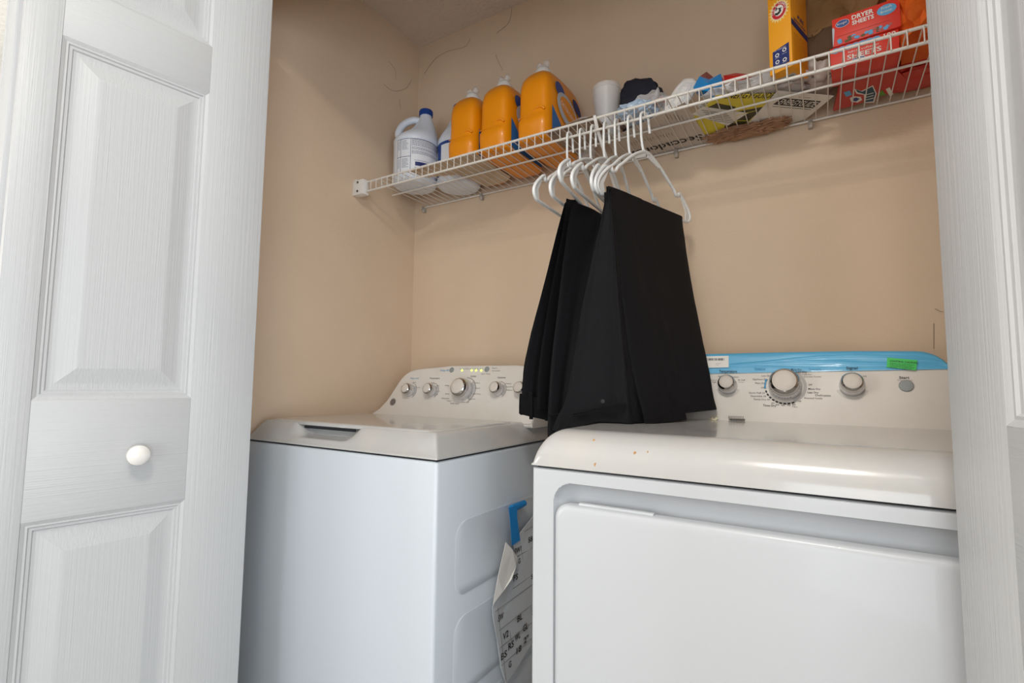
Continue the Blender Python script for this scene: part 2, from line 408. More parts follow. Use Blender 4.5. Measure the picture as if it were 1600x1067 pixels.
left = oc[:]; right = [(-.765, top_t), (-.735, top_t-.003), (-.712, top_t-.014), (-.697, top_t-.04), (-.688, .06), (-.680, .03), (WXR-.002, -.014)]
ol = [tuple(v)[:2] for v in smoothpath([Vector((a, b, 0)) for a, b in left[:9]], 4)] + [(mid, top_t+.001)] + [tuple(v)[:2] for v in smoothpath([Vector((a, b, 0)) for a, b in right], 4)]
console(FWs, ol, .13, wash)
def make_knob(F, px, py, R, parent, name='knob', depth=.028, angle=0):
    """(px, py) is where the cap centre is seen"""
    F2 = Face(0, 0, 0); 
    r = ray(px, py); t = (F.o + F.n*depth).dot(F.n)/r.dot(F.n); c = r*t - F.n*depth
    M = Matrix.Translation(c) @ Matrix(((F.u.x, F.v.x, F.n.x, 0), (F.u.y, F.v.y, F.n.y, 0), (F.u.z, F.v.z, F.n.z, 0), (0, 0, 0, 1)))
    k = MB(); k.lathe([(R*1.13, .0), (R*1.13, .001), (R*1.10, depth*.12), (R*1.08, depth*.5), (R*1.03, depth*.62), (R*1.0, depth*.64)], skirt_m, 40, M)
    ko = k.build(name, parent, smooth=50)
    g = MB(); g.lathe([(R*1.0, depth*.60), (R*1.04, depth*.66), (R*1.02, depth*.80), (R*.92, depth*.93), (R*.80, depth*1.0), (R*.78, depth*.97)], chrome, 40, M); g.build('chrome_ring', ko, smooth=60)
    cp = MB(); cp.lathe([(R*.80, depth*.9), (R*.80, depth*.985), (R*.77, depth*1.01), (R*.4, depth*1.035), (.0005, depth*1.04)], knobcap, 40, M)
    a = math.radians(angle+90); dv = Vector((math.cos(a), math.sin(a), 0)); sd = Vector((-dv.y, dv.x, 0))
    cp.add([M @ (dv*R*.8+sd*R*.06+Vector((0, 0, depth))), M @ (dv*R*.8-sd*R*.06+Vector((0, 0, depth))), M @ (dv*R*1.04-sd*R*.05+Vector((0, 0, depth*.80))), M @ (dv*R*1.04+sd*R*.05+Vector((0, 0, depth*.80)))], [(0, 1, 2, 3)], knobcap)
    cp.build('knob_cap', ko, smooth=50)
    return c
def flat_ring(mb, F, c, r0, r1, a0, a1, m, n=24, e=.0006):
    vs = []; fs = []
    for i in range(n+1):
        a = math.radians(a0+(a1-a0)*i/n); dd = F.u*math.cos(a)+F.v*math.sin(a)
        vs += [c+dd*r0+F.n*e, c+dd*r1+F.n*e]
    for i in range(n): fs.append((2*i, 2*i+1, 2*i+3, 2*i+2))
    mb.add(vs, fs, m)
pr = MB()
sizes = {'s': .0165, 'm': .029}
for (px, py, R, ang_) in [(632, 606, .0180, 60), (666, 606, .0180, 60), (714, 603, .0285, -10), (771, 604, .0180, 60), (809, 604, .0180, 60)]:
    c = make_knob(FWs, px, py, R, wash, depth=.030 if R < .02 else .040, angle=ang_)
    flat_ring(pr, FWs, c, R*1.14, R*1.42, -50, 50, ring_m); flat_ring(pr, FWs, c, R*1.40, R*1.46, -60, 90, inkg, e=.0009)
def tface(mb, F, s, px0, py0, wpx, hpx, m, bold=0):
    p = F.hit(px0, py0); q = F.hit(px0+wpx, py0); wd = (q-p).dot(F.u); s_ = abs((F.hit(px0, py0-hpx)-p).dot(F.v))
    text(mb, s, p, F.u, F.v, s_, m, width=wd, bold=bold)
for s, x, y, wd, h, m, b in [('Water Level', 641, 592, 13, 2.2, inkb, .01), ('Temperature', 671, 592, 16, 2.2, ink, .01), ('Cycles', 735, 589, 9, 2.4, ink, .01), ('Options', 777, 591, 13, 2.4, ink, .01),
        ('Deep Fill', 688, 580, 13, 2.6, inkb, .01), ('Start / Pause', 752, 585, 14, 1.8, ink, 0), ('Power', 769, 576, 8, 1.8, ink, 0), ('Lid Locked', 769, 580, 12, 1.8, ink, 0),
        ('Soak', 718, 577, 8, 1.4, ink, 0), ('Fill', 727, 577, 5, 1.4, ink, 0), ('Wash', 734, 577, 6, 1.4, ink, 0), ('Rinse', 742, 577, 6, 1.4, ink, 0), ('Spin', 750, 577, 5, 1.4, ink, 0),
        ('Whites', 695, 603, 7, 1.6, ink, 0), ('Colors', 741, 599, 9, 1.6, ink, 0), ('Casual', 742, 607, 8, 1.6, ink, 0), ('Deep Rinse', 738, 616, 13, 1.6, ink, 0), ('Delicates', 731, 624, 12, 1.6, ink, 0), ('Drain+Spin', 721, 629, 12, 1.6, ink, 0),
        ('Bulky Items', 704, 631, 13, 1.6, ink, 0), ('Towels', 698, 627, 7, 1.6, ink, 0), ('Sheets', 690, 623, 12, 1.6, ink, 0), ('Rinse', 696, 616, 6, 1.6, ink, 0),
        ('Hot', 674, 599, 5, 1.4, ink, 0), ('Warm', 682, 603, 5, 1.4, ink, 0), ('Cool', 682, 612, 5, 1.4, ink, 0), ('Cold', 679, 617, 5, 1.4, ink, 0), ('Heavy', 790, 600, 9, 1.6, ink, 0), ('Extra Rinse', 791, 605, 12, 1.6, ink, 0), ('Softener', 791, 610, 10, 1.6, ink, 0), ('Auto', 645, 598, 5, 1.4, ink, 0), ('Full', 650, 606, 6, 1.4, ink, 0)]:
    tface(pr, FWs, s, x, y, wd, h, m, b)
pr.build('printed_text', wash, smooth=0)['kind'] = 'stuff'
for (px, py) in [(706, 578), (761, 577)]:
    c = FWs.hit(px, py); M = Matrix.Translation(c) @ Matrix(((1, 0, 0, 0), (0, FWs.v.y, FWs.n.y, 0), (0, FWs.v.z, FWs.n.z, 0), (0, 0, 0, 1)))
    MB().lathe([(.0085, -.001), (.0085, .0015), (.007, .0022)], btn_m, 24, M).build('button', wash)
for px in (722, 737, 744, 752):
    c = FWs.hit(px, 578.5); M = Matrix.Translation(c) @ Matrix(((1, 0, 0, 0), (0, FWs.v.y, FWs.n.y, 0), (0, FWs.v.z, FWs.n.z, 0), (0, 0, 0, 1)))
    MB().lathe([(.0036, -.001), (.0036, .0008), (.003, .0012)], led_m, 12, M).build('indicator_light', wash)
# round maker's badge on the console: monogram in a ring
c = FWs.hit(614, 628); bg = MB(); flat_ring(bg, FWs, c, 0, .0120, 0, 360, mat('badge_silver', '#77757a', .3, metal=.8), 32, .0012)
flat_ring(bg, FWs, c, .0085, .0100, 0, 360, mat('badge_light', '#c9c7c4', .3, metal=.8), 32, .0018)
text(bg, 'GE', c-FWs.u*.0055-FWs.v*.0035, FWs.u, FWs.v, .007, mat('badge_light', '#c9c7c4', .3), off=.0020, width=.011); bg.build('badge', wash, smooth=0)
# ================================================================== DRYER
DXL, DXR, DY0, DY1, DS, DD = -.432, .254, .779, 1.44, -.1405, -.0795
dry = thing('clothes_dryer', ((DXL+DXR)/2, (DY0+DY1)/2, ZF), 'white front-loading clothes dryer with blue film along its console', 'dryer')
mb = MB(); mb.box((DXL, DY0+.035, ZF+.02), (DXR, DY1, DS-.003), enamel, .006, 3)
mb.box((DXL+.006, DY0+.008, DS-.004), (DXR-.006, DY1-.01, DS+.001), gap_m)
for sx in (DXL+.06, DXR-.06):
    for sy in (DY0+.08, DY1-.06): mb.lathe([(.02, ZF), (.02, ZF+.03)], gap_m, 12, Matrix.Translation((sx, sy, 0)))
mb.build('cabinet', dry)
# front frame with the soft recess round the door
a = hy(862, 752, DY0); RXL = a.x+.0; RZT = hy(900, 757, DY0).z
RX = (RXL+.004, -(RXL+.004)+DXL+DXR); RZ = (-.80, RZT)
def fy(x, z):
    r = .035
    dx = min(x-RX[0], RX[1]-x); dz = min(z-RZ[0], RZ[1]-z)
    if dx < r and dz < r: dd = r - math.hypot(r-dx, r-dz)
    else: dd = min(dx, dz)
    e = math.sqrt(max(0, 1-(1-min(1, max(0, dd/.028)))**2))
    edge = min(x-DXL, DXR-x, (DS-.003)-z)
    rd = .004*(1-math.sqrt(max(0, 1-(1-min(1, max(0, edge)/.004))**2)))
    return DY0 + .030*e*.9 + rd
gx = sorted(set([round(v, 5) for v in dense(DXL, DXR, 24, s=.004, k=5)] + [round(RX[0]-.004+.0016*i, 5) for i in range(28)] + [round(RX[1]+.004-.0016*i, 5) for i in range(28)]))
gz = sorted(set([ZF+.03+(RZ[0]-ZF-.05)*i/8 for i in range(9)] + [RZ[0]+(RZ[1]-.05-RZ[0])*i/24 for i in range(25)] + [round(RZ[1]+.004-.0016*i, 5) for i in range(34)] + [round(DS-.003-.004*(1-(i/5)), 5) for i in range(6)] + [DS-.012, DS-.016]))
vs = [(x, fy(x, z), z) for z in gz for x in gx]; A = len(gx); fs = [(j*A+i, j*A+i+1, (j+1)*A+i+1, (j+1)*A+i) for j in range(len(gz)-1) for i in range(A-1)]
mb = MB(); mb.add(vs, fs, enamel)
b0 = len(mb.v)
per = [(i, 0) for i in range(A)] + [(A-1, j) for j in range(1, len(gz))] + [(i, len(gz)-1) for i in range(A-2, -1, -1)] + [(0, j) for j in range(len(gz)-2, 0, -1)]
mb.v += [Vector((gx[i], DY0+.04, gz[j])) for i, j in per]
for k in range(len(per)):
    a_ = per[k][1]*A+per[k][0]; c_ = per[(k+1) % len(per)][1]*A+per[(k+1) % len(per)][0]; mb.f.append((a_, b0+k, b0+(k+1) % len(per), c_)); mb.m.append(0)
mb.build('front_frame', dry, smooth=45)
# door
dl = hy(866, 900, DY0-.004).x; dt = hy(895, 790, DY0-.004).z
DR = -dl+DXL+DXR+.0
def door_ring(ins, y):
    return [(x, y, z) for x, z in rrect(dl+ins, -.78+ins, DR-ins, dt-ins, .022-ins*.6, 8)]
dm = MB(); dm.loft([door_ring(.010, DY0+.024), door_ring(.001, DY0+.020), door_ring(0, DY0+.002), door_ring(.0015, DY0-.003), door_ring(.005, DY0-.0055), door_ring(.010, DY0-.0065)], enamel)
door = dm.build('door', dry, smooth=40)
g = MB(); g.box((hy(902, 790, DY0).x, DY0+.004, dt-.004), (hy(1020, 800, DY0).x, DY0+.014, dt+.0035), enamel, .002); g.build('pull_lip', door)
# rounded top
def dz_(x, y):
    R = .058
    dx = min(x-DXL, DXR-x); dy = y-DY0+.004
    def dr(dd, R_): 
        t = min(1, max(0, dd/R_)); return 1-math.sqrt(max(0, 1-(1-t)**2.0))
    a1 = dr(dx, .045); b1 = dr(dy, R)
    q = min(1, math.hypot(a1, b1)) if dx < .045 and dy < R else max(a1, b1)
    return DD - (DD-DS-.004)*q
gx = dense(DXL, DXR, 24, s=.05, k=16); gy = dense(DY0-.004, DY1, 22, s=.06, k=22)
heightfield(0, 0, 0, 0, 0, 0, dz_, DS+.001, deck_m, gx, gy).build('top', dry, smooth=60)
FD = Face(1.25, DD+.0005, math.radians(19))
# console outline, right end from the photograph, mirrored to the left
rc = [FD.hit(*q) for q in [(1330,548),(1425,548),(1442,549),(1458,553),(1470,559),(1477,564)]]
pts = [(p.x, FD.t(p)) for p in rc]
lx, lt = pts[-1]
pts += [(lx+.012, lt-.020), (lx+.024, lt-.052), (DXR-.012, lt-.085), (DXR+.004, .012), (DXR+.001, -.014)]
pts = [(x if x < DXR else DXR, t) for x, t in pts]
midd = (DXL+DXR)/2
rp = [tuple(v)[:2] for v in smoothpath([Vector((a, b, 0)) for a, b in pts[1:]], 4)]
lp = [(2*midd-x, t) for x, t in reversed(rp)]
ol = lp + [(midd-.15, pts[0][1]), (midd, pts[0][1]+.0005), (midd+.15, pts[0][1])] + rp
console(FD, ol, .12, dry)
# blue film over the top of the console
tb = FD.t(FD.hit(1478, 577)); tb2 = FD.t(FD.hit(1105, 587))
up_ = [(x, t) for x, t in ol if t > tb]
fl = MB(); n_ = 60; x_0 = min(x for x, t in up_)+.002; x_1 = max(x for x, t in up_)-.001
def topt(x):
    best = None
    for i in range(len(ol)-1):
        (xa, ta), (xb, tb_) = ol[i], ol[i+1]
        if (xa-x)*(xb-x) <= 0 and xa != xb:
            t = ta+(tb_-ta)*(x-xa)/(xb-xa); best = t if best is None else max(best, t)
    return best or .15
vs = []; rows = 34; n_ = 120
for i in range(n_+1):
    x = x_0+(x_1-x_0)*i/n_; T = topt(x); B = tb + (tb2-tb)*(x_1-x)/(x_1-x_0)*.9
    B = min(B, T-.003)
    for j in range(rows+1):
        f = j/rows
        if f <= .8:
            t = B+(T-.006-B)*f/.8; wv = .0016*noise.noise((x*16, t*60, 3.1)) + .0012*noise.noise((x*6+t*30, t*110, 9.1)); rg = sum(h_*math.exp(-((t-(B+(T-B)*(f0+f1*math.sin(x*k_+p_))))/.0016)**2) for h_, f0, f1, k_, p_ in ((.0016, .55, .18, 11, 1.0), (.0013, .42, .10, 17, 2.5), (.0012, .25, .12, 9, 4.0))); p = FD.P(x, t, .0022+wv*.5+rg)
        else:
            g_ = (f-.8)/.2; aa = g_*math.pi/2; p = FD.P(x, T-.006+.0075*math.sin(aa), .0012-.0085*(1-math.cos(aa)))
        vs.append(p)
fs = [(i*(rows+1)+j, (i+1)*(rows+1)+j, (i+1)*(rows+1)+j+1, i*(rows+1)+j+1) for i in range(n_) for j in range(rows)]
fl.add(vs, fs, film_m); fo = fl.build('protective_film', dry, smooth=80); fo['label'] = 'wrinkled blue protective film'
pr = MB()
for (px, py, R, ang_, dp) in [(1134, 596, .0185, 40, .030), (1225, 594, .0295, 70, .040), (1332, 595, .0205, 20, .032)]:
    c = make_knob(FD, px, py, R, dry, depth=dp, angle=ang_)
    if R > .025:
        flat_ring(pr, FD, c, R*1.18, R*1.40, -65, 60, ring_m)
        for i in range(9): flat_ring(pr, FD, c, R*1.30, R*1.42, 195+i*11.5, 203+i*11.5, ink, 3)
        for i in range(3): flat_ring(pr, FD, c, R*1.30, R*1.42, 158+i*11, 167+i*11, inkb, 3, .0034)
    else: flat_ring(pr, FD, c, R*1.15, R*1.45, 200, 340, mat('pale_ring', '#cbc5be', .5))
for s, x, y, wd, h, m, b in [('Temperature', 1124, 583, 28, 4, ink, .012), ('Cottons', 1179, 579, 17, 3.4, inkb, .012), ('Delicate', 1122, 589, 13, 2, ink, 0), ('Medium', 1142, 590, 12, 2, ink, 0), ('Cotton', 1111, 595, 9, 2, ink, 0), ('High', 1112, 598, 7, 2, ink, 0),
        ('Air Fluff', 1153, 595, 11, 2.4, ink, 0), ('No Heat', 1154, 598, 8, 1.6, inkg, 0), ('Less Dry', 1190, 588.5, 15, 2.8, ink, 0), ('Optimum Dry', 1176, 594, 24, 2.8, ink, 0), ('More Dry', 1180, 600, 16, 2.8, ink, 0),
        ('Off', 1189, 607, 6, 2.4, ink, 0), ('Quick Fluff 20', 1170, 615, 25, 2.6, ink, 0), ('Dewrinkle 20', 1173, 620, 24, 2.6, ink, 0), ('Damp Dry 30', 1178, 625, 25, 2.6, ink, 0), ('Time Dry', 1192, 635, 21, 3.4, ink, .015),
        ('40', 1205, 631.0, 5, 2.4, ink, 0), ('50', 1212, 633.5, 5, 2.4, ink, 0), ('60', 1221, 634.5, 5, 2.4, ink, 0), ('70', 1230, 634.5, 5, 2.4, ink, 0), ('80', 1238, 633.5, 5, 2.4, ink, 0), ('Min', 1238, 636.5, 8, 1.8, ink, 0), ('Off', 1247, 628, 5, 2, ink, 0),
        ('More Dry', 1236, 580, 17, 3, ink, .01), ('Less Dry', 1244, 583.5, 17, 3, ink, .01), ('Energy Saver', 1253, 586, 16, 2, inkg, 0), ('Extended Tumble', 1256, 589.5, 27, 2, ink, 0), ('Casuals', 1264, 579, 19, 3, inkb, 0),
        ('Off', 1263, 602.5, 6, 2.6, ink, 0), ('More Dry', 1263, 609, 19, 2.8, ink, .01), ('Less Dry', 1262, 614.5, 17, 2.8, ink, .01), ('Delicates', 1274, 619, 24, 3, inkg, .01), ('Extended Tumble', 1257, 623, 28, 2.2, ink, 0),
        ('Signal', 1322, 578, 18, 4, ink, .012), ('On', 1315, 589, 5, 2, ink, 0), ('Off', 1348, 589, 6, 2, ink, 0), ('Start', 1405, 592, 16, 4, ink, .015), ('Press to Start', 1402, 595, 24, 2, inkg, 0)]:
    p = FD.hit(x, y); q = FD.hit(x+wd, y); s_ = abs((FD.hit(x, y-h)-p).dot(FD.v))
    on_film = FD.t(p) + s_ > tb - .004
    text(pr, s, p, FD.u, FD.v, s_, m, width=(q-p).x, off=.0048 if on_film else .0007, bold=b)
pr.build('printed_text', dry, smooth=0)['kind'] = 'stuff'
c = FD.hit(1416, 603); M = Matrix.Translation(c) @ Matrix(((1, 0, 0, 0), (0, FD.v.y, FD.n.y, 0), (0, FD.v.z, FD.n.z, 0), (0, 0, 0, 1)))
so = MB().lathe([(.0122, -.001), (.0122, .0018), (.0108, .003), (.001, .0034)], btn_m, 32, M).build('start_button', dry); so['label'] = 'round grey start button'
def quadface(F, pxs, e, m, t=.0004):
    mb = MB(); mb.slab([F.hit(*q)+F.n*e for q in pxs], F.n, t, m); return mb
st = quadface(FD, [(1386, 560), (1433, 564), (1431, 580), (1385, 575)], .0045, green_m)
p0 = FD.hit(1390, 566.5); uu = (FD.hit(1430, 569.5)-p0).normalized(); vv = FD.n.cross(uu)
text(st, 'CONTROL CALIDAD', p0, uu, vv, .0036, ink, width=.0445, off=.0052, bold=.02)
for i, s in enumerate(['MARCA CRITICO', 'FUERA DE ESPECIFICACION', 'CANTIDAD SUPERVISOR', 'FIRMA Y FECHA']):
    text(st, s, p0 - vv*(.0042+.0031*i), uu, vv, .0020, ink, width=.040-.004*(i % 2), off=.0052)
s1 = st.build('sticker', dry, smooth=0); s1['label'] = 'green quality control sticker'
st = quadface(FD, [(1097, 558), (1139, 557), (1139, 575), (1097, 576)], .0045, white_p)
xx = 1101
rr = random.Random(3)
while xx < 1132:
    wd = rr.choice([.5, .8, 1.2]); a_ = FD.hit(xx, 564.5)+FD.n*.0052; b_ = FD.hit(xx+wd, 564.5)+FD.n*.0052
    st.add([a_, b_, b_+FD.v*.006, a_+FD.v*.006], [(0, 1, 2, 3)], ink); xx += wd+rr.choice([.5, .7, 1.1])
for i in range(3):
    a_ = FD.hit(1119, 569+1.4*i); text(st, ['MODEL NUMBER', 'SERIAL NUMBER', 'MADE'][i], a_, FD.u, FD.v, .0009, ink, width=.012-.003*i, off=.0052)
s2 = st.build('barcode_label', dry, smooth=0); s2['label'] = 'white bar code label at left end of blue film'
# rust flecks on the dryer's rounded front edge
rust = mat('rust_fleck', '#c79a66', .7)
mb = MB()
for px, py, s in [(992, 708, .0022), (930, 726, .0024), (928, 688, .002), (1012, 706, .0013)]:
    # where the sight line meets the rounded top
    r = ray(px, py); t = .6
    while t < 1.2:
        q = r*t
        if q.y > DY0-.003 and q.z < dz_(q.x, q.y): break
        t += .0005
    q = r*t; MBp = [q + (RT*math.cos(a)*s*(.7+.5*rr.random()) + UP*math.sin(a)*s*1.3) - r.normalized()*.0012 for a in [k*math.pi/4 for k in range(8)]]
    mb = MB(); mb.slab(MBp, (0, 0, 1), .0002, rust); mb.build('rust_fleck', dry)
# spring and clip lying against the console foot
mb = MB(); a_ = FD.hit(1139, 657); b_ = FD.hit(1164, 657); a_ = Vector((a_.x, 1.243, DD+.0058)); b_ = Vector((b_.x, 1.243, DD+.0058))
mb.tube([a_.lerp(b_, i/(11*10)) + Vector((0, .0048*math.cos(i*.628), .0048*math.sin(i*.628))) for i in range(111)], .0006, steel, 5)
tag(mb.build('coil_spring'), 'small steel coil spring lying on the dryer top at the console foot', 'spring')
mb = MB(); c0 = FD.hit(1117, 656); c0 = Vector((c0.x, 1.241, DD))
mb.tube(smoothpath([c0+Vector(q) for q in [(-.008, 0, .009), (-.004, .001, .006), (-.003, -.003, .002), (.003, -.003, .002), (.004, .001, .006), (.008, 0, .009)]], 4), .0011, cream, 6)
mb.tube(smoothpath([c0+Vector(q) for q in [(-.009, -.004, .004), (-.003, -.006, .0015), (.004, -.005, .0015), (.009, -.003, .005)]], 4), .0010, cream, 6)
tag(mb.build('plastic_clip'), 'tiny cream plastic clip on the dryer top beside the trouser hem', 'clip')
# ================================================================== DRAWING SHEET IN A SLEEVE ON THE WASHER'S SIDE
SXp = WXR+.012
def hp(px, py, e=0): return hx(px, py, SXp+e)
out = [hp(*q) for q in [(800, 842), (812, 832), (832, 806)]] + [hp(846, 800), hp(846, 985), hp(832, 1003), hp(822, 1020), hp(806, 1048), hp(790, 1068), hp(783, 1045), hp(776, 1000), hp(769, 965), hp(768, 948), hp(790, 905), hp(806, 868)]
sheet = thing('drawing_sheet', (SXp, out[0].y, out[8].z), 'printed drawing sheet in a clear sleeve taped to the washer side', 'paper')
def wav(p): return p + Vector((.0015*math.sin(p.z*26+p.y*9), 0, 0))
mb = MB(); mb.slab([wav(p) for p in out], (1, 0, 0), .0012, paper_m)
# ruled lines and lettering
ub = (hp(830, 930)-hp(780, 965)).normalized(); vb = Vector((1, 0, 0)).cross(ub); 
if vb.z < 0: vb = -vb
def ttxt(s, px, py, h, wd=None): text(mb, s, wav(hp(px, py))+Vector((.0022, 0, 0)), ub, vb, h, ink, width=wd or h*.85*len(s), off=.0008, bold=.02)
for s, px, py, h in [('SW1', 803, 866, .013), ('58', 824, 848, .013), ('G', 809, 881, .012), ('46', 825, 884, .012), ('FS', 801, 908, .013), ('BL', 806, 972, .015), ('SW', 776, 971, .014), ('V2', 784, 1000, .015),
                     ('BS', 782, 1032, .015), ('RS', 793, 1016, .015), ('WL', 803, 1002, .015), ('GL', 815, 987, .015), ('18', 806, 1022, .014), ('2"', 817, 1006, .014), ('G', 794, 1044, .014), ('5', 829, 960, .013), ('S', 829, 905, .012)]: ttxt(s, px, py, h)
for q0, q1 in [((803, 872), (840, 850)), ((806, 892), (842, 868)), ((800, 920), (842, 890)), ((772, 955), (842, 905)), ((778, 985), (842, 935)), ((780, 1012), (842, 962)), ((783, 1040), (842, 985)), ((818, 830), (842, 815)), ((815, 862), (820, 905)), ((795, 985), (798, 1005)), ((776, 950), (790, 1062))]:
    a_ = wav(hp(*q0)); b_ = wav(hp(*q1)); mb.tube([a_+Vector((.0022, 0, 0)), b_+Vector((.0022, 0, 0))], .0006, inkg, 4)
mb.build('sheet', sheet, smooth=0)
mb = MB(); cr = [hp(790, 847, .006), hp(800, 858, .010), hp(808, 870, .009), hp(806, 885, .014), hp(799, 905, .017), hp(785, 925, .012), hp(770, 944, .006), hp(778, 900, .010)]
mb.slab(cr, (1, 0, 0), .0008, white_p); c2 = mb.build('folded_corner', sheet, smooth=0); c2['label'] = 'blank white corner folded forward'
mb = MB(); tp = [hp(794, 792, .004), hp(808, 790, .006)]
strip = [(hp(795, 793, .012), hp(808, 790, .014)), (hp(797, 812, .010), hp(808, 808, .012)), (hp(799, 835, .006), hp(811, 830, .008)), (hp(800, 853, .004), hp(813, 844, .004))]
lo_ = []
for a_, b_ in strip: lo_.append([a_, b_, b_+Vector((-.0008, 0, 0)), a_+Vector((-.0008, 0, 0))])
mb.loft(lo_, tape_m)
ax0 = hp(800, 795, .004); ax1 = hp(819, 786, .001)
mb.tube([ax0.lerp(ax1, i/4) for i in range(5)], [.0095, .009, .0085, .008, .0075], tape_m, 16); t1 = mb.build('tape_strip', sheet); t1['label'] = 'curled strip of blue painter tape'
# ================================================================== WIRE SHELF
YS = 1.181; ZT = .686
shelf = thing('wire_shelf', (-.5, 1.33, ZT-.04), 'white vinyl-coated wire closet shelf hung across the back wall', 'shelf')
def rail(name, pts, r, m=wire_m):
    mb = MB(); mb.tube(pts, r, m, 10); return mb.build(name, shelf)
X0, X1 = -1.325, XR-.005
rail('front_rail', [(X0, YS, ZT-.0045), (X1, YS, ZT-.0045)], .0034)
rail('front_rail', [(X0, YS, ZT-.037), (X1, YS, ZT-.037)], .0034)
rail('middle_rail', [(X0, 1.316, ZT-.0042), (X1, 1.316, ZT-.0042)], .0028)
rail('back_rail', [(X0, 1.474, ZT-.0042), (X1, 1.474, ZT-.0042)], .0030)
wmb = MB(); path = [(0, 1.478, ZT-.0012), (0, 1.30, ZT-.0012), (0, YS+.004, ZT-.0012), (0, YS-.003, ZT-.0035), (0, YS-.0042, ZT-.008), (0, YS-.0042, ZT-.037)]
wmb.tube(path, .0013, wire_m, 6)
x = -1.2875; wire0 = None; k = 0
while x < X1-.01:
    if wire0 is None:
        wire0 = wmb.build('wire', shelf, origin=(0, 1.33, ZT)); wire0.location = Vector((x, 1.33, ZT)) - wl(shelf)
    else:
        o = wire0.copy(); col.objects.link(o); o.location = Vector((x, 1.33, ZT)) - wl(shelf)
    k += 1; x = -1.2875+.0254*k
# extra uprights in the lip near the wall
mb = MB(); mb.tube([(-1.306, YS-.0042, ZT-.002), (-1.306, YS-.0042, ZT-.037)], .0013, wire_m, 6); mb.build('wire', shelf)
# end bracket on the left wall, clips, brace
mb = MB(); mb.box((XL, YS-.016, ZT-.048), (XL+.052, YS+.012, ZT+.004), white_m, .003)
mb.box((XL, YS-.010, ZT+.002), (XL+.012, YS+.002, ZT+.012), white_m, .002)
for zz in (ZT-.036, ZT-.005): mb.lathe([(.004, 0), (.004, .0015), (.002, .0025)], steel, 10, Matrix.Translation((XL+.026, YS-.016, zz)) @ Matrix.Rotation(math.pi/2, 4, 'X'))
mb.build('end_bracket', shelf)
for x in (-1.31, -1.035, -.62, -.343, -.005, .30):
    mb = MB(); mb.box((x-.005, 1.464, ZT-.024), (x+.005, 1.482, ZT-.002), wire_dusty, .002); mb.build('wall_clip', shelf)
mb = MB(); mb.tube([(-.477, YS-.006, ZT), (-.474, YS+.004, ZT-.03), (-.468, 1.476, ZT-.30)], .0045, white_m, 8); mb.box((-.476, 1.474, ZT-.33), (-.458, 1.482, ZT-.28), white_m, .002)
mb.build('support_brace', shelf)
# ================================================================== BLEACH JUGS
def make_jug(c, ang_, label, cat, group):
    """c base centre; handle towards -x local"""
    root = thing('bleach_jug', c, label, cat, group); c = Vector(c)
    def loop(r, z, ox=0, n=36, sq=1): return [c+Vector((ox+r*math.cos(2*math.pi*k/n), r*math.sin(2*math.pi*k/n), z)) for k in range(n)]
    mb = MB(); prof = [(.062, 0, 0), (.070, .002, 0), (.0765, .010, 0), (.078, .018, 0), (.0765, .024, 0), (.0765, .148, 0), (.078, .154, 0), (.078, .160, 0), (.0755, .168, .002), (.068, .180, .009), (.056, .194, .019), (.046, .208, .026), (.038, .222, .030), (.031, .238, .032), (.025, .252, .033), (.0215, .260, .033), (.0215, .274, .033)]
    mb.loft([loop(r, z, ox) for r, z, ox in prof], jug_m); mb.build('body', root, smooth=60)
    h = MB(); hp_ = smoothpath([c+Vector(p) for p in [(-.050, 0, .165), (-.062, 0, .186), (-.056, 0, .212), (-.036, 0, .236), (-.008, 0, .249), (.018, 0, .246)]], 6)
    h.tube(hp_, [.0125]*len(hp_), jug_m, 14); h.build('handle', root, smooth=80)
    k = MB(); M = Matrix.Translation(c+Vector((.033, 0, .266)))
    k.lathe([(.0235, 0), (.0240, .002), (.0240, .019), (.0225, .0215), (.012, .022)], blue_m, 36, M)
    for i in range(28):
        a = 2*math.pi*i/28; k.box((.0232, -.0009, .002), (.0248, .0009, .018), blue_m, 0, M=M @ Matrix.Rotation(a, 4, 'Z'))
    k.build('cap', root, smooth=40)
    return root, c
def cyl_patch(mb, c, r, a0, a1, z0, z1, m, n=None):
    n = n or max(1, int(abs(a1-a0)/5)); vs = []; 
    for i in range(n+1):
        a = math.radians(a0+(a1-a0)*i/n); vs += [c+Vector((r*math.cos(a), r*math.sin(a), z0)), c+Vector((r*math.cos(a), r*math.sin(a), z1))]
    mb.add(vs, [(2*i, 2*i+2, 2*i+3, 2*i+1) for i in range(n)], m)
jc = (-1.213, 1.312, ZT)
jug, c = make_jug(jc, 0, 'white bleach jug with blue cap by the left wall, its back label in view', 'jug', None)
lb = MB(); cyl_patch(lb, c, .0769, -152, 50, .026, .146, lab_m); R_ = .0773
dk = mat('label_small_print', '#6d7488', .6)
# back label seen from the lens side; local angles: lens direction is about -47 deg
A0, A1, AS = -142, -16, -102
for z in (.145, .082, .030): cyl_patch(lb, c, R_, A0, AS if z != .145 else A1, z-.0008, z+.0008, navy_ink)
for a in (A0, A0+12, AS): cyl_patch(lb, c, R_, a-.5, a+.5, .030, .145, navy_ink, 1)
rr = random.Random(11)
z = .143
while z > .090:
    a = AS+3
    while a < A1-2:
        wd = rr.uniform(2, 6); cyl_patch(lb, c, R_, a, min(a+wd, A1), z-.0007, z+.0007, dk, 2); a += wd+1.0
    z -= .0032 if rr.random() > .15 else .006
for zt, n in ((.138, 8), (.074, 8)):
    for i in range(n):
        zz = zt-.0042*i; cyl_patch(lb, c, R_, A0+16, A0+16+rr.uniform(12, 20), zz-.0006, zz+.0006, dk, 3)
        cyl_patch(lb, c, R_, A0+3, A0+9, zz-.0006, zz+.0006, dk, 1)
cyl_patch(lb, c, R_, AS+12, AS+46, .050, .064, navy_ink, 8)
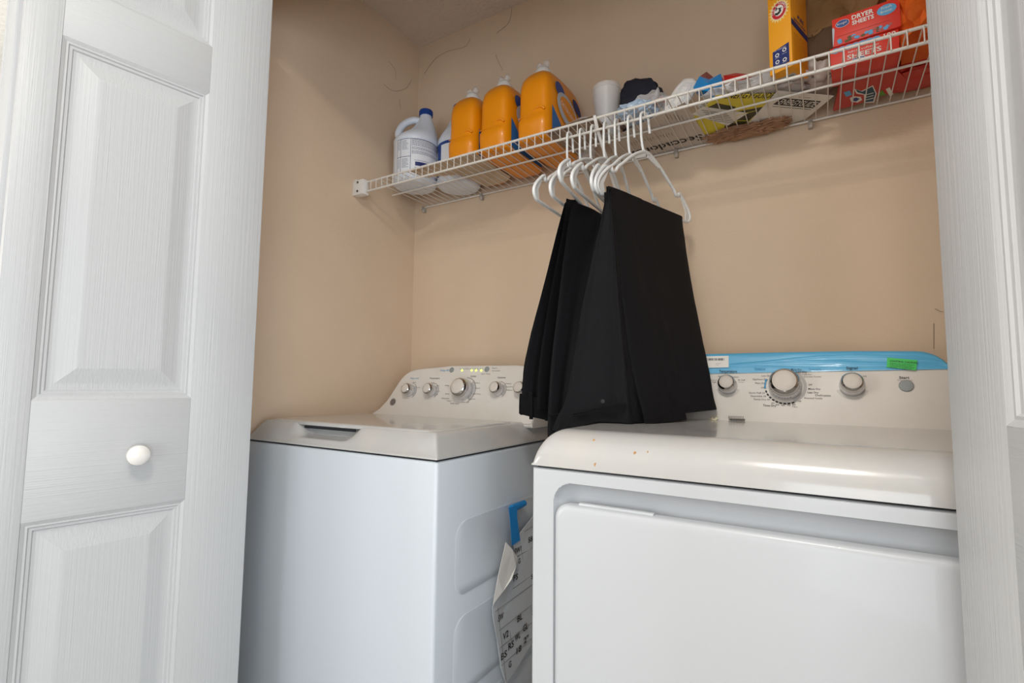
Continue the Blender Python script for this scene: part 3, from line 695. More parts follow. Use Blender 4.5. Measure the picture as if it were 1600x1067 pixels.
for zz in (.069, .044, .040): cyl_patch(lb, c, R_, AS+10, AS+48, zz-.0007, zz+.0007, dk, 8)
cyl_patch(lb, c, R_, A1+14, A1+26, .040, .060, navy_ink, 4)
lo = lb.build('label', jug, smooth=60); lo['label'] = 'printed paper label with navy rules'
jug.rotation_euler = (0, 0, math.radians(42))
jug2, c = make_jug((-1.082, 1.396, ZT), 0, 'white bleach jug mostly hidden behind the leftmost orange bottle', 'jug', None)
lb = MB(); cyl_patch(lb, c, .0770, -135, 85, .026, .146, blue_m); cyl_patch(lb, c, .0774, -55, -15, .045, .135, lab_m); cyl_patch(lb, c, .0774, -105, -75, .08, .12, lab_m)
l2 = lb.build('label', jug2, smooth=60); l2['label'] = 'blue front label'
jug2.rotation_euler = (0, 0, math.radians(-52))
# cardboard under the left bottle
mb = MB(); z0 = ZT+.0002
mb.slab([(-1.128, 1.196, z0), (-.868, 1.196, z0), (-.868, 1.40, z0), (-.90, 1.425, z0), (-.99, 1.43, z0), (-1.0, 1.30, z0), (-1.120, 1.26, z0)], (0, 0, 1), .0018, card_m)
tag(mb.build('cardboard_sheet', smooth=0), 'flat beige cardboard sheet lying under the leftmost orange bottle', 'cardboard')
# ================================================================== ORANGE DETERGENT BOTTLES
def make_bottle(c, label):
    root = thing('detergent_bottle', c, label, 'bottle', 'orange detergent bottles on the shelf'); c = Vector(c)
    # rows: z, half width x, y front, y back, exponent
    rows = [(0, .046, -.098, .108), (.002, .052, -.106, .116), (.008, .0565, -.111, .121), (.05, .0580, -.113, .122), (.066, .0580, -.113, .122), (.073, .0565, -.108, .121), (.082, .0560, -.106, .121), (.12, .0560, -.105, .119), (.16, .0560, -.105, .116),
            (.185, .0545, -.103, .108), (.205, .051, -.098, .092), (.220, .045, -.090, .070), (.231, .036, -.080, .040), (.238, .026, -.070, .005), (.241, .019, -.064, -.022)]
    rows = [(z if z < .1 else .1+(z-.1)*.90, a_, b_, c_) for z, a_, b_, c_ in rows]
    loops = []
    for z, hw, yf, yb in rows:
        L = []; n = 48; cy = (yf+yb)/2; hy_ = (yb-yf)/2
        for k in range(n):
            a = 2*math.pi*k/n; ca, sa = math.cos(a), math.sin(a); e = .42 if z < .2 else .42+.5*(z-.2)/.04
            L.append(c+Vector((hw*math.copysign(abs(ca)**e, ca), cy+hy_*math.copysign(abs(sa)**e, sa), z)))
        loops.append(L)
    mb = MB(); mb.loft(loops, orange_m); mb.build('body', root, smooth=60)
    g = MB(); g.tube(smoothpath([c+Vector(p) for p in [(.006, -.1035, .086), (.018, -.105, .092), (.034, -.105, .092), (.043, -.1015, .084)]], 5), .0036, orange_m, 8)
    g.tube(smoothpath([c+Vector(p) for p in [(-.045, -.1045, .077), (-.02, -.1065, .078), (.0, -.1065, .080)]], 5), .0016, orange_m, 6); g.build('grip_ridge', root, smooth=80)
    cp = MB(); M = Matrix.Translation(c+Vector((0, -.043, .2245))) @ Matrix.Scale(1.12, 4)
    cp.lathe([(.0245, 0), (.0235, .004), (.0190, .014), (.0165, .018), (.006, .019)], white_m, 28, M)
    cp.lathe([(.0135, .018), (.0125, .024), (.004, .026)], frost, 16, M)
    for s in (-1, 1):
        Ms = M @ Matrix.Translation((s*.0105, 0, .030)); cp.lathe([(.001, -.0095), (.006, -.008), (.0088, -.003), (.0088, .003), (.006, .008), (.001, .0095)], frost, 16, Ms)
    cp.build('cap', root, smooth=60)
    lb = MB()
    def patch(pts, m, e):   # on the +x flat side, (y, z)
        xe = .0572+e; lb.add([c+Vector((xe, y, z)) for y, z in pts], [tuple(range(len(pts)))], m)
    def ell(cy, cz, ry, rz, rot=0, n=24):
        o = []
        for k in range(n):
            a = 2*math.pi*k/n; y = ry*math.cos(a); z = rz*math.sin(a); r = math.radians(rot); o.append((cy+y*math.cos(r)-z*math.sin(r), cz+y*math.sin(r)+z*math.cos(r)))
        return o
    patch(ell(-.040, .160, .030, .020, -30), blue_m, .0008); patch(ell(.0, .115, .062, .042, -25), greylab, .0012); patch(ell(.005, .118, .050, .028, -25), orange_m, .0016)
    patch([(-.085, .015), (-.085, .10), (-.055, .075), (-.02, .045), (.05, .03), (.09, .02), (.09, .008), (-.07, .008)], blab, .0010)
    patch(ell(.055, .150, .030, .014, -35), navy_ink, .0018)
    text(lb, 'DETERGENT', c+Vector((.0590, -.040, .122)), (0, 1, -.35), (0, .35, 1), .013, white_p, width=.085, off=.0006)
    lo = lb.build('label', root, smooth=0); lo['label'] = 'blue and silver printed label'
    return root
b0_ = make_bottle((-.9435, 1.325, ZT+.0022), 'leftmost orange detergent bottle, next to the bleach jugs')
for (x, y, rz, lbl) in [(-.815, 1.318, -3, 'middle one of the three orange detergent bottles'), (-.676, 1.318, -5, 'rightmost orange detergent bottle with its blue side label in view')]:
    o = copy_tree(b0_); o.location = (x, y, ZT+.0003); o.rotation_euler = (0, 0, math.radians(rz)); o['label'] = lbl
# ================================================================== HANGERS
def make_hanger():
    root = thing('clothes_hanger', (0, 0, 0), '', 'hanger', 'white plastic hangers on the shelf lip')
    hk = MB(); R = .0115
    path = [(0, -.0125, -.094), (0, -.0150, -.080), (0, -.0165, -.060), (0, -.0165, -.012)]
    path += [(0, -.004-.0125*math.cos(a), -.0065+.0125*math.sin(a)) for a in [math.radians(t) for t in range(15, 181, 15)]]
    path = [Vector(p) for p in path] + [Vector((0, .010, -.024)), Vector((0, .012, -.036))]
    path = [Vector(p) for p in [(0, -.0125, -.094), (0, -.0165, -.082), (0, -.0195, -.062), (0, -.0195, -.018)]] + [Vector((0, -.002-.0175*math.cos(math.radians(t)), -.0135+.0175*math.sin(math.radians(t)))) for t in range(10, 181, 12)] + [Vector((0, .0165, -.026)), Vector((0, .019, -.042))]
    hk.tube(path, .0032, hang_m, 8); hk.build('hook', root, smooth=80)
    bd = MB()
    for s in (-1, 1):
        arm = smoothpath([(0, 0-.0125*(s < 0)*0, -.094), (0, s*.020, -.098), (0, s*.060, -.118), (0, s*.100, -.146), (0, s*.120, -.160), (0, s*.130, -.172), (0, s*.141, -.174), (0, s*.148, -.166), (0, s*.170, -.182), (0, s*.190, -.202), (0, s*.197, -.220), (0, s*.188, -.233), (0, s*.170, -.236), (0, s*.08, -.237), (0, 0, -.237)], 5)
        bd.tube(arm, .0040, hang_m, 8)
        bd.slab([(-.001, s*.004, -.094), (-.001, s*.020, -.098), (-.001, s*.060, -.118), (-.001, s*.048, -.122), (-.001, s*.02, -.112), (-.001, s*.004, -.106)], (1, 0, 0), .002, hang_m)
        bd.slab([(-.001, s*.150, -.167), (-.001, s*.170, -.182), (-.001, s*.190, -.202), (-.001, s*.196, -.220), (-.001, s*.186, -.232), (-.001, s*.172, -.234), (-.001, s*.176, -.210)], (1, 0, 0), .002, hang_m)
    bd.tube([(0, -.0125, -.094), (0, 0, -.096), (0, .004, -.096)], .0042, hang_m, 8)
    bd.build('frame', root, smooth=60)
    return root
ZH = ZT-.037+.0095     # hook crown underside on the lower front rail
h0 = make_hanger()
hl = [(-.5500, 0, 0, 'first white plastic hanger counted from the left end of the row'), (-.5150, 2, 0, 'second white plastic hanger from the left, carrying black trousers'),
      (-.4830, 2, -6, 'third white plastic hanger from the left in the row'), (-.4480, -1, -2, 'fourth white plastic hanger from the left, in the middle of the row'),
      (-.4210, 3, 1, 'fifth white plastic hanger from the left in the row'), (-.3850, -6, 2.5, 'second to last white plastic hanger, between the middle and the rightmost hanger'),
      (-.3500, -16.5, 3, 'rightmost white plastic hanger with its free arm sticking out past the trousers')]
hang = []
for i, (x, rz, rx, lb_) in enumerate(hl):
    o = h0 if i == 0 else copy_tree(h0)
    o.location = (x, YS+.0045, ZH); o.rotation_euler = (math.radians(rx), 0, math.radians(rz)); o['label'] = lb_; hang.append(o)
# ================================================================== TROUSERS
def drape(rows, m, nv=8, nu=5, amp=.004, seed=0, capb=True):
    """rows: list of closed control polygons from the bar down"""
    K = len(rows[0]); colsm = []
    for k in range(K): colsm.append(smoothpath([r[k] for r in rows], nv))
    loops = []
    for i in range(len(colsm[0])):
        lp_ = crclosed([colsm[k][i] for k in range(K)], nu); v = i/len(colsm[0])
        cen = sum(lp_, Vector())/len(lp_); o = []
        for q in lp_:
            d_ = (q-cen); d_.z = 0; d_ = d_.normalized() if d_.length else d_
            o.append(q + d_*(amp*v*noise.noise((q.x*38+seed, q.y*38, q.z*5))+.0012*noise.noise((q.x*90, q.y*90, q.z*30+seed))))
        loops.append(o)
    mb = MB(); mb.loft(loops, m); return mb
def H_(q): return hy(*q)
BK = Vector((-.02, 0, 0))
def tr(label, name='trousers'): return tag_root(label)
# --- pair on the rightmost hanger: outer panel (legs) and inner panel (seat with welt pocket)
t1 = thing('trousers', (-.34, 1.15, .42), 'black dress trousers on the rightmost hanger, hems resting on the dryer top', 'trousers', None)
def panel(fronts, backs, thick, inner_dx, bulge=0, **kw):
    rows = []
    for (f, b, T) in zip(fronts, backs, thick):
        F_, B_ = H_(f), H_(b); m1 = F_.lerp(B_, .33); m2 = F_.lerp(B_, .66)
        nrm = Vector((B_.y-F_.y, -(B_.x-F_.x), 0)).normalized()    # towards +x / viewer
        rows.append([F_, m1+nrm*T*.35, m2+nrm*T*.15, B_, B_-nrm*T*.9, m2-nrm*T, m1-nrm*T, F_-nrm*T*.6])
    return rows
rows = panel([(954, 293, 1.005), (958, 330, 1.012), (966, 400, 1.02), (978, 480, 1.025), (992, 570, 1.03), (1003, 625, 1.035), (1006, 652, 1.04)],
             [(1064, 337, 1.325), (1067, 360, 1.325), (1076, 420, 1.31), (1089, 490, 1.29), (1103, 560, 1.265), (1112, 605, 1.25), (1119, 640, 1.238)], [.007, .016, .020, .022, .022, .022, .020], 0)
# keep the hem above the dryer top
for r in rows:
    for i, p in enumerate(r):
        if p.z < DD+.002 and p.x > DXL+.01: p.z = DD+.002
drape(rows, black_m, seed=1.3).build('leg_panel', t1, smooth=70)
# second leg layer in front, its hem a little longer
rows = panel([(953, 291, 1.000), (957, 330, 1.005), (966, 400, 1.012), (978, 480, 1.015), (992, 570, 1.02), (1012, 663, 1.028)],
             [(1003, 311, 1.145), (1010, 350, 1.145), (1022, 420, 1.145), (1038, 490, 1.145), (1056, 570, 1.145), (1073, 656, 1.145)], [.006, .010, .014, .016, .016, .014], 0)
for r in rows:
    for p in r:
        if p.z < DD+.0015 and p.x > DXL+.01: p.z = DD+.0015
drape(rows, black_m, seed=4.1, amp=.003).build('leg_panel', t1, smooth=70)
# crease fold between the panels
rows = panel([(946, 300, 1.0), (950, 400, 1.0), (962, 500, 1.0), (975, 600, 1.0), (986, 664, 1.01)], [(957, 300, 1.03), (970, 400, 1.03), (986, 500, 1.035), (1002, 600, 1.04), (1012, 663, 1.05)], [.006, .012, .014, .015, .014], 0)
for r in rows:
    for p in r:
        if p.z < DD+.0015 and p.x > DXL+.01: p.z = DD+.0015
drape(rows, black_m, seed=2.2, amp=.001).build('leg_panel', t1, smooth=70)
# seat panel
def poly_rows(spec):
    return [[H_(q) for q in r] for r in spec]
seat_spec = []
for (l, r, y) in [(948, 955, 298), (938, 960, 350), (922, 966, 420), (908, 972, 490), (896, 980, 560), (884, 986, 620), (872, 990, 650), (862, 993, 672)]:
    f = (y-298)/374; Yl = 1.0-.02*f; Yr = 1.0+.012*f
    l_ = H_((l, y, Yl)); r_ = H_((r, y, Yr)); m_ = l_.lerp(r_, .5) + Vector((.008*f+.002, -.010*f-.001, 0))
    q1 = l_.lerp(r_, .22) + Vector((0, -.004*f, 0)); q2 = l_.lerp(r_, .78) + Vector((.004*f, -.008*f, 0))
    bk1 = Vector((r_.x-.02-.02*f, 1.10+.1*f, r_.z)); bk2 = Vector((l_.x+.015, 1.12+.12*f, l_.z)); bk3 = Vector((l_.x-.004, 1.05, l_.z))
    seat_spec.append([l_, q1, m_, q2, r_, bk1, bk2, bk3])
last = seat_spec[-1]
for r in seat_spec:
    for p in r:
        if p.x > DXL-.004 and p.z < DD+.002: p.z = DD+.002
        elif p.z < -.122: p.z = -.122
drape(seat_spec, black_m, nv=6, seed=7.7, amp=.005).build('seat_panel', t1, smooth=70)
def face_pt(px, py, Y): return hy(px, py, Y)
pk = MB()
pk.tube(smoothpath([face_pt(895, 647, .972), face_pt(920, 641, .972), (face_pt(950, 636, .974)), face_pt(978, 632, .985)], 5), .0022, black_b, 6)
pk.tube(smoothpath([face_pt(895, 650.5, .972), face_pt(920, 645.5, .972), (face_pt(950, 640, .974)), face_pt(978, 635.5, .985)], 5), .0020, black_b, 6)
o = pk.build('welt_pocket', t1, smooth=80)
pk = MB(); c_ = face_pt(942, 627, .975); rdir = (ray(942, 627)).normalized()
M = Matrix.Translation(c_) @ (-rdir).to_track_quat('Z', 'Y').to_matrix().to_4x4()
pk.lathe([(.0045, 0), (.0045, .0012), (.0034, .0018), (.003, .0012)], mat('black_button', '#151517', .5), 16, M); pk.build('button', t1)
# --- pair on the fourth hanger
t2 = thing('trousers', (-.46, 1.12, .42), 'middle pair of black dress trousers, hanging in the gap between washer and dryer', 'trousers', None)
def bundle(spec, depth, seed, parent, name, z_floor=None, amp=.004, pleat=.006):
    rows = []
    y0, y1 = spec[0][2], spec[-1][2]
    for (l, r, y, Yl, Yr) in spec:
        f = (y-y0)/(y1-y0); l_ = H_((l, y, Yl)); r_ = H_((r, y+(spec[0][5] if len(spec[0]) > 5 else 0), Yr)) if False else H_((r, y, Yr))
        T = Vector((-.010, depth*.5, 0)); a_ = l_.lerp(r_, .3)+Vector((.5, -.6, 0)).normalized()*pleat*f; b_ = l_.lerp(r_, .55)-Vector((.5, -.6, 0)).normalized()*pleat*.6*f; c3 = l_.lerp(r_, .8)+Vector((.5, -.6, 0)).normalized()*pleat*f
        rows.append([l_, a_, b_, c3, r_, r_+Vector((-.012, depth, 0)), l_.lerp(r_, .5)+Vector((-.015, depth, 0)), l_+Vector((-.006, depth, 0))])
    return rows
rows = bundle([(896, 938, 316, 1.02, 1.15), (888, 942, 350, 1.02, 1.14), (877, 930, 430, 1.02, 1.10), (868, 920, 510, 1.02, 1.08), (861, 905, 580, 1.02, 1.06), (857, 897, 640, 1.02, 1.05), (857, 893, 688, 1.02, 1.05)], .13, 3, t2, 'x')
# slope the top edge along the bar
rows[0][4].z -= .028; rows[0][3].z -= .02; rows[0][2].z -= .012; rows[0][1].z -= .006
for r in rows:
    for p in r:
        if p.z < -.122: p.z = -.124
        p.x = min(p.x, DXL-.012) if p.z < DD+.01 else p.x
drape(rows, black_m, nv=6, seed=9.4, amp=.004).build('leg_panel', t2, smooth=70)
wbm = MB()
wbm.tube(smoothpath([face_pt(858, 648, 1.012), face_pt(866, 648, 1.010), face_pt(876, 646, 1.012)], 4), .0016, black_b, 6)
wbm.build('waistband_seam', t2)
# --- pair on the second hanger
t3 = thing('trousers', (-.52, 1.12, .42), 'leftmost black dress trousers, waistband and belt loop hanging by the washer console', 'trousers', None)
rows = bundle([(884, 898, 318, 1.03, 1.10), (872, 892, 360, 1.03, 1.10), (852, 882, 440, 1.04, 1.10), (830, 872, 520, 1.05, 1.10), (819, 864, 575, 1.06, 1.10), (815, 860, 620, 1.07, 1.10), (813, 857, 648, 1.08, 1.10)], .11, 3, t3, 'x')
rows[0][4].z -= .01; rows[-1][4].z -= .014; rows[-1][3].z -= .010; rows[-1][2].z -= .006
for r in rows:
    for p in r: p.z = max(p.z, WD+.004) if p.x < WXR+.004 else p.z
    
drape(rows, black_m, nv=6, seed=5.5, amp=.004).build('leg_panel', t3, smooth=70)
rows2 = []
for y, dz in ((615, 0), (630, 0), (647, 0)):
    f = (y-615)/32; l_ = H_((814-f*1.5, y, 1.062)); r_ = H_((857, y+10*1.0, 1.085)); m_ = l_.lerp(r_, .5)+Vector((.003, -.006, 0))
    rows2.append([l_, m_, r_, r_+Vector((-.004, .012, 0)), m_+Vector((-.004, .012, 0)), l_+Vector((-.004, .012, 0))])
for r in rows2:
    for p in r:
        if p.x < WXR+.004: p.z = max(p.z, WD+.003)
wbo = drape(rows2, black_b, nv=4, amp=0).build('waistband', t3, smooth=70)
mb = MB(); a_ = face_pt(829, 612, 1.052); b_ = face_pt(830, 655, 1.060); mb.box((-.0045, -.0015, 0), (.0045, .0015, (a_-b_).length), black_b, .0008, M=Matrix.Translation(b_) @ (a_-b_).to_track_quat('Z', 'Y').to_matrix().to_4x4()); mb.build('belt_loop', t3)
# sliver of a further pair between them
t4 = thing('trousers', (-.49, 1.12, .42), 'narrow sliver of black trousers squeezed between the left and middle pairs', 'trousers', None)
rows = bundle([(886, 905, 312, 1.025, 1.10), (880, 905, 360, 1.03, 1.10), (864, 896, 440, 1.03, 1.10), (850, 885, 520, 1.04, 1.10), (842, 876, 590, 1.045, 1.10), (841, 870, 640, 1.05, 1.10)], .12, 3, t4, 'x', pleat=.004)
rows[0][4].z -= .012
drape(rows, black_m, nv=6, seed=1.1, amp=.003).build('leg_panel', t4, smooth=70)
# ================================================================== SHELF CLUTTER
def crumple(c, s, m, seed=0, amp=.25, freq=2.2, sub=4, sharp=True, name='bag', flat=None, rot=0, thick=None):
    bm = bmesh.new(); bmesh.ops.create_icosphere(bm, subdivisions=sub, radius=1)
    for v in bm.verts:
        p = v.co.copy(); q = p*freq + Vector((seed*3.7, seed*1.3, seed*.7))
        n1 = noise.noise(q); n2 = 1-abs(noise.noise(q*2.1))*2 if sharp else noise.noise(q*2); n3 = noise.noise(q*4.3)
        sq = Vector([math.copysign(abs(k)**.75, k) for k in p])
        v.co = sq*(1+amp*(.8*n1+.5*(n2-.5)+.35*n3))
    M = Matrix.Rotation(math.radians(rot), 4, 'Z')
    for v in bm.verts:
        v.co = Vector((v.co.x*s[0], v.co.y*s[1], v.co.z*s[2])); v.co = (M @ v.co)+Vector(c)
        if flat is not None and v.co.z < flat: v.co.z = flat
    mb = MB(); mb.bm(bm, m); return mb
DK = ZT+.0008
def deck(px, py, z=DK): return hz(px, py, z)
def flatcard(pxs, z, t, m): mb = MB(); P = [deck(x, y, z) for x, y in pxs]; mb.slab(P, (0, 0, 1), t, m); return mb
def under(mb, txt, a, b, hgt, m, z, off=.0006, bold=.0, flip=False):
    """lettering on the underside of a card, from sight point a to b"""
    A_ = deck(*a, z); B_ = deck(*b, z); u = (B_-A_); v = Vector((0, 0, -1)).cross(u.normalized())
    if flip: v = -v
    vs, fs, wd = glyphs(txt, bold); L = u.length; u.normalize()
    mb.add([A_ + u*(p.x*L/wd) + v*(p.y*hgt/.7) + Vector((0, 0, -off)) for p in vs], fs, m)
# empty clear cups (one nested in another) and a smaller one behind
def cup(c, r0, r1, h, m, lab, inner=True):
    root = thing('plastic_cup', c, lab, 'cup'); M = Matrix.Translation(Vector(c))
    mb = MB(); mb.lathe([(r0, 0), (r0+.001, .002), (r0+(r1-r0)*.72, h*.72), (r0+(r1-r0)*.74+.002, h*.74), (r1, h-.006), (r1+.002, h-.004), (r1+.002, h), (r1, h), (r1-.001, h-.004), (r0+(r1-r0)*.72-.001, h*.72), (r0-.001, .003), (.001, .003)], m, 36, M, True, True); mb.build('wall', root, smooth=40)
    if inner:
        mb = MB(); mb.lathe([(r0*.9, .02), (r0*.92+(r1-r0)*.7, h*.70), (r1*.97, h+.008), (r1*.93, h+.008), (r0*.85, .023)], frost, 36, M, True, False); o_ = mb.build('inner_cup', root, smooth=40)
    return root
cc = hy(948, 175, 1.31); cup((cc.x, 1.31, ZT+.0008), .027, .0385, .142, frost, 'tall clear plastic cup standing on the shelf beside the navy cloth')
cc = hy(915, 190, 1.40); cup((cc.x, 1.40, ZT+.0008), .03, .036, .115, clear_m, 'short clear plastic cup close to the rightmost orange bottle', False)
def blob(name, lab, cat, *a, **k): o = crumple(*a, **k).build(name, smooth=40); return tag(o, lab, cat)
p = hy(996, 168, 1.38); blob('folded_cloth', 'dark navy cloth bunched up behind the clear cup', 'cloth', (p.x+.004, 1.385, .790), (.062, .045, .078), navy_cloth, seed=2, amp=.22, flat=ZT+.001)
p = hy(1020, 178, 1.34); blob('plastic_bag', 'crumpled clear plastic bag in front of the navy cloth', 'bag', (p.x, 1.325, .735), (.052, .045, .046), film_c, seed=5, amp=.35, freq=3, flat=ZT+.001)
p = hy(985, 190, 1.27); blob('plastic_bag', 'small light blue and clear plastic bag just behind the shelf lip', 'bag', (p.x+.02, 1.262, .712), (.045, .035, .022), mat('pale_blue_film', '#b9cfe6', .2, alpha=.75, coat=.4), seed=8, amp=.35, freq=3, flat=ZT+.001)
p = hy(930, 215, 1.32); blob('plastic_bag', 'low crumpled brownish clear bag under the plastic cups', 'bag', (p.x-.035, 1.28, .700), (.085, .07, .013), mat('brownish_film', '#a08a78', .3, alpha=.8), seed=9, amp=.4, freq=3, flat=ZT+.0009)
# netting strip
p0, p1 = hy(965, 196, 1.30), hy(1040, 160, 1.30)
mb = MB(); mb.loft([[q+Vector((0, -.03, -.008)), q+Vector((0, -.03, .0)), q+Vector((0, .04, .012)), q+Vector((0, .04, .004))] for q in smoothpath([p0, p0.lerp(p1, .5)+Vector((0, 0, .006)), p1], 8)], pink_m)
tag(mb.build('netting_strip'), 'pinkish striped netting strip lying across the shelf clutter', 'netting')
# white scoop with a flat handle
a_ = hy(1043, 184, 1.30); b_ = hy(1082, 124, 1.34); ax = (b_-a_).normalized(); sd = ax.cross(Vector((.3, -1, .2))).normalized(); up_n = sd.cross(ax)
loops = []
for f, wd in [(0, .012), (.06, .022), (.3, .027), (.7, .027), (.92, .022), (1, .010)]:
    q = a_.lerp(b_, f); loops.append([q+sd*wd*math.cos(t)+up_n*.011*math.sin(t)*(wd/.024) for t in [k*math.pi/8 for k in range(16)]])
mb = MB(); mb.loft(loops, white_m); sc_ = mb.build('plastic_scoop', smooth=60); tag(sc_, 'white plastic scoop leaning up between the clear bag and blue packet', 'scoop')
loops = []
g = MB()
for f, wd in [(.15, .010), (.3, .014), (.7, .014), (.85, .009)]:
    q = a_.lerp(b_, f)+up_n*.0112; loops.append([q+sd*wd*math.cos(t)+up_n*.0008*math.sin(t) for t in [k*math.pi/6 for k in range(12)]])
g.loft(loops, frost); g.build('inner_panel', sc_, smooth=0)
# blue packet, folded film with sharp facets
def facet(name, lab, cat, pts, m, thick=.02):
    P = [hy(x, y, Y) for x, y, Y in pts]; cen = sum(P, Vector())/len(P)
    mb = MB(); n = len(P); back = [p+Vector((.004, thick, -.004)) for p in P]; vs = P+back+[cen+Vector((0, -.012, 0))]
    fs = [(i, (i+1) % n, 2*n) for i in range(n)] + [(i, n+i, n+(i+1) % n, (i+1) % n) for i in range(n)] + [tuple(range(n, 2*n))]
    mb.add(vs, fs, m); return tag(mb.build(name, smooth=0), lab, cat)
facet('plastic_packet', 'bright blue folded plastic packet beside the white scoop', 'packet', [(1083, 137, 1.30), (1093, 119, 1.31), (1108, 124, 1.30), (1126, 115, 1.32), (1131, 138, 1.30), (1114, 153, 1.27), (1106, 142, 1.28), (1092, 141, 1.29)], cyan_m, .03)
facet('plastic_packet', 'maroon film corner poking up behind the bright blue packet', 'packet', [(1094, 119, 1.36), (1104, 112, 1.37), (1114, 120, 1.36), (1108, 140, 1.35), (1098, 140, 1.35)], mat('maroon_film', '#8c4a44', .4), .015)
facet('paper_plate', 'red folded card edge poking up right of the blue packet', 'card', [(1130, 118, 1.38), (1150, 114, 1.39), (1172, 116, 1.38), (1160, 126, 1.37), (1140, 134, 1.36), (1132, 127, 1.37)], mat('bright_red_card', '#c91f1f', .4), .015)
p = hy(1160, 140, 1.36); blob('plastic_bag', 'grey clear plastic bag under the yellow-orange carton', 'bag', (p.x+.02, 1.32, .712), (.115, .055, .024), film_c, seed=12, amp=.35, freq=3.2, flat=ZT+.006)
p = hy(1280, 85, 1.38); blob('plastic_bag', 'beige grey plastic bag behind the carton', 'bag', (p.x-.005, 1.39, .760), (.045, .045, .055), mat('beige_film', '#b5a79c', .35), seed=14, amp=.22, flat=ZT+.001)
# manual card seen from beneath with reversed heading
mc = flatcard([(951, 218), (1070, 160), (1108, 222), (966, 264)], DK, .0012, cardg_m)
under(mc, 'Seccadoras', (1096, 209), (986, 237), .036, ink, DK, bold=.015)
for i in range(16):
    xx = 985+i*4.2; a_ = deck(xx, 222-i*1.0, DK); mc.slab([a_+Vector((0, 0, -.0003)), a_+Vector((.0012, 0, -.0003)), a_+Vector((.0012, .018+.006*math.sin(i*2.1), -.0003)), a_+Vector((0, .018+.006*math.sin(i*2.1), -.0003))], (0, 0, -1), .0002, inkg)
for i in range(5):
    a_ = deck(1040+i*6, 178+i*.5, DK); mc.slab([a_+Vector((0, 0, -.0003)), a_+Vector((.0012, 0, -.0003)), a_+Vector((.0012, .03, -.0003)), a_+Vector((0, .03, -.0003))], (0, 0, -1), .0002, inkg)
a_, b_ = deck(965, 266, DK), deck(1108, 225, DK); mc.tube([a_+Vector((.01, -.008, -.0004)), b_+Vector((-.03, -.010, -.0004))], .0007, inkg, 4)
tag(mc.build('manual_booklet', smooth=0), 'pale grey manual lying flat on the wires, its heading read from below', 'booklet')
# yellow energy card
yc = flatcard([(1074, 193), (1120, 149), (1215, 146), (1164, 197), (1130, 206), (1086, 212)], DK+.0016, .001, yellow_m); z_ = DK+.0016
P = [deck(x, y, z_) for x, y in [(1142, 176), (1196, 166), (1160, 197), (1131, 200)]]; yc.slab([q+Vector((0, 0, -.0002)) for q in P], (0, 0, -1), .0002, olive_m)
P = [deck(x, y, z_) for x, y in [(1120, 161), (1150, 167), (1142, 176), (1105, 168)]]; yc.slab([q+Vector((0, 0, -.0002)) for q in P], (0, 0, -1), .0002, olive_m)
P = [deck(x, y, z_) for x, y in [(1098, 166), (1169, 176), (1137, 196), (1082, 178)]]; yc.slab([q+Vector((0, 0, -.0007)) for q in P], (0, 0, -1), .0003, white_p)
for i in range(6):
    a_ = deck(1098+i*3-2, 171+i*3.2, z_); b_ = deck(1098+i*3+38, 177+i*3.0, z_); yc.tube([a_+Vector((0, 0, -.0014)), b_+Vector((0, 0, -.0014))], .0007, inkg, 4)
under(yc, 'ENERGYGUIDE', (1130, 153), (1207, 153), .024, ink, z_, off=.0009, bold=.008)
under(yc, '$', (1146, 192), (1152, 191), .010, yellow_m, z_, off=.0010, bold=.02)
for q0, q1 in [((1150, 180), (1182, 172)), ((1150, 188), (1168, 188))]:
    yc.tube([deck(*q0, z_)+Vector((0, 0, -.001)), deck(*q1, z_)+Vector((0, 0, -.001))], .0008, yellow_m, 4)
tag(yc.build('energy_card', smooth=0), 'yellow energy guide card lying on the shelf wires, seen from below', 'card')
wc = flatcard([(1166, 196), (1215, 142), (1303, 150), (1258, 187), (1235, 193)], DK+.0004, .001, white_p); z_ = DK+.0004
P = [deck(x, y, z_) for x, y in [(1222, 153), (1283, 158), (1270, 169), (1208, 163)]]; wc.slab([q+Vector((0, 0, -.0002)) for q in P], (0, 0, -1), .0002, ink)
under(wc, 'ENERGYGUIDE', (1215, 162), (1270, 167), .022, white_p, z_, off=.0006, bold=.008)
under(wc, 'U.S. Government', (1247, 152), (1266, 153.5), .004, ink, z_, off=.0005)
wc.tube([deck(1207, 166, z_)+Vector((0, 0, -.0003)), deck(1267, 171, z_)+Vector((0, 0, -.0003))], .0006, ink, 4)
tag(wc.build('energy_card', smooth=0), 'white energy guide card with a black title band beneath the carton', 'card')
# crumpled brown paper at the wall
p0, p1 = deck(1118, 220), deck(1225, 185)
mb = crumple(((p0.x+p1.x)/2, 1.443, ZT-.002), ((p1.x-p0.x)/2+.005, .027, .015), mat('crumpled_brown_paper', '#ab8365', .85, bump=((60, 60, 60), .003)), seed=21, amp=.42, freq=6.5, sub=5)
tag(mb.build('crumpled_paper', smooth=30), 'crumpled brown paper wad against the wall at the back of the shelf', 'paper')
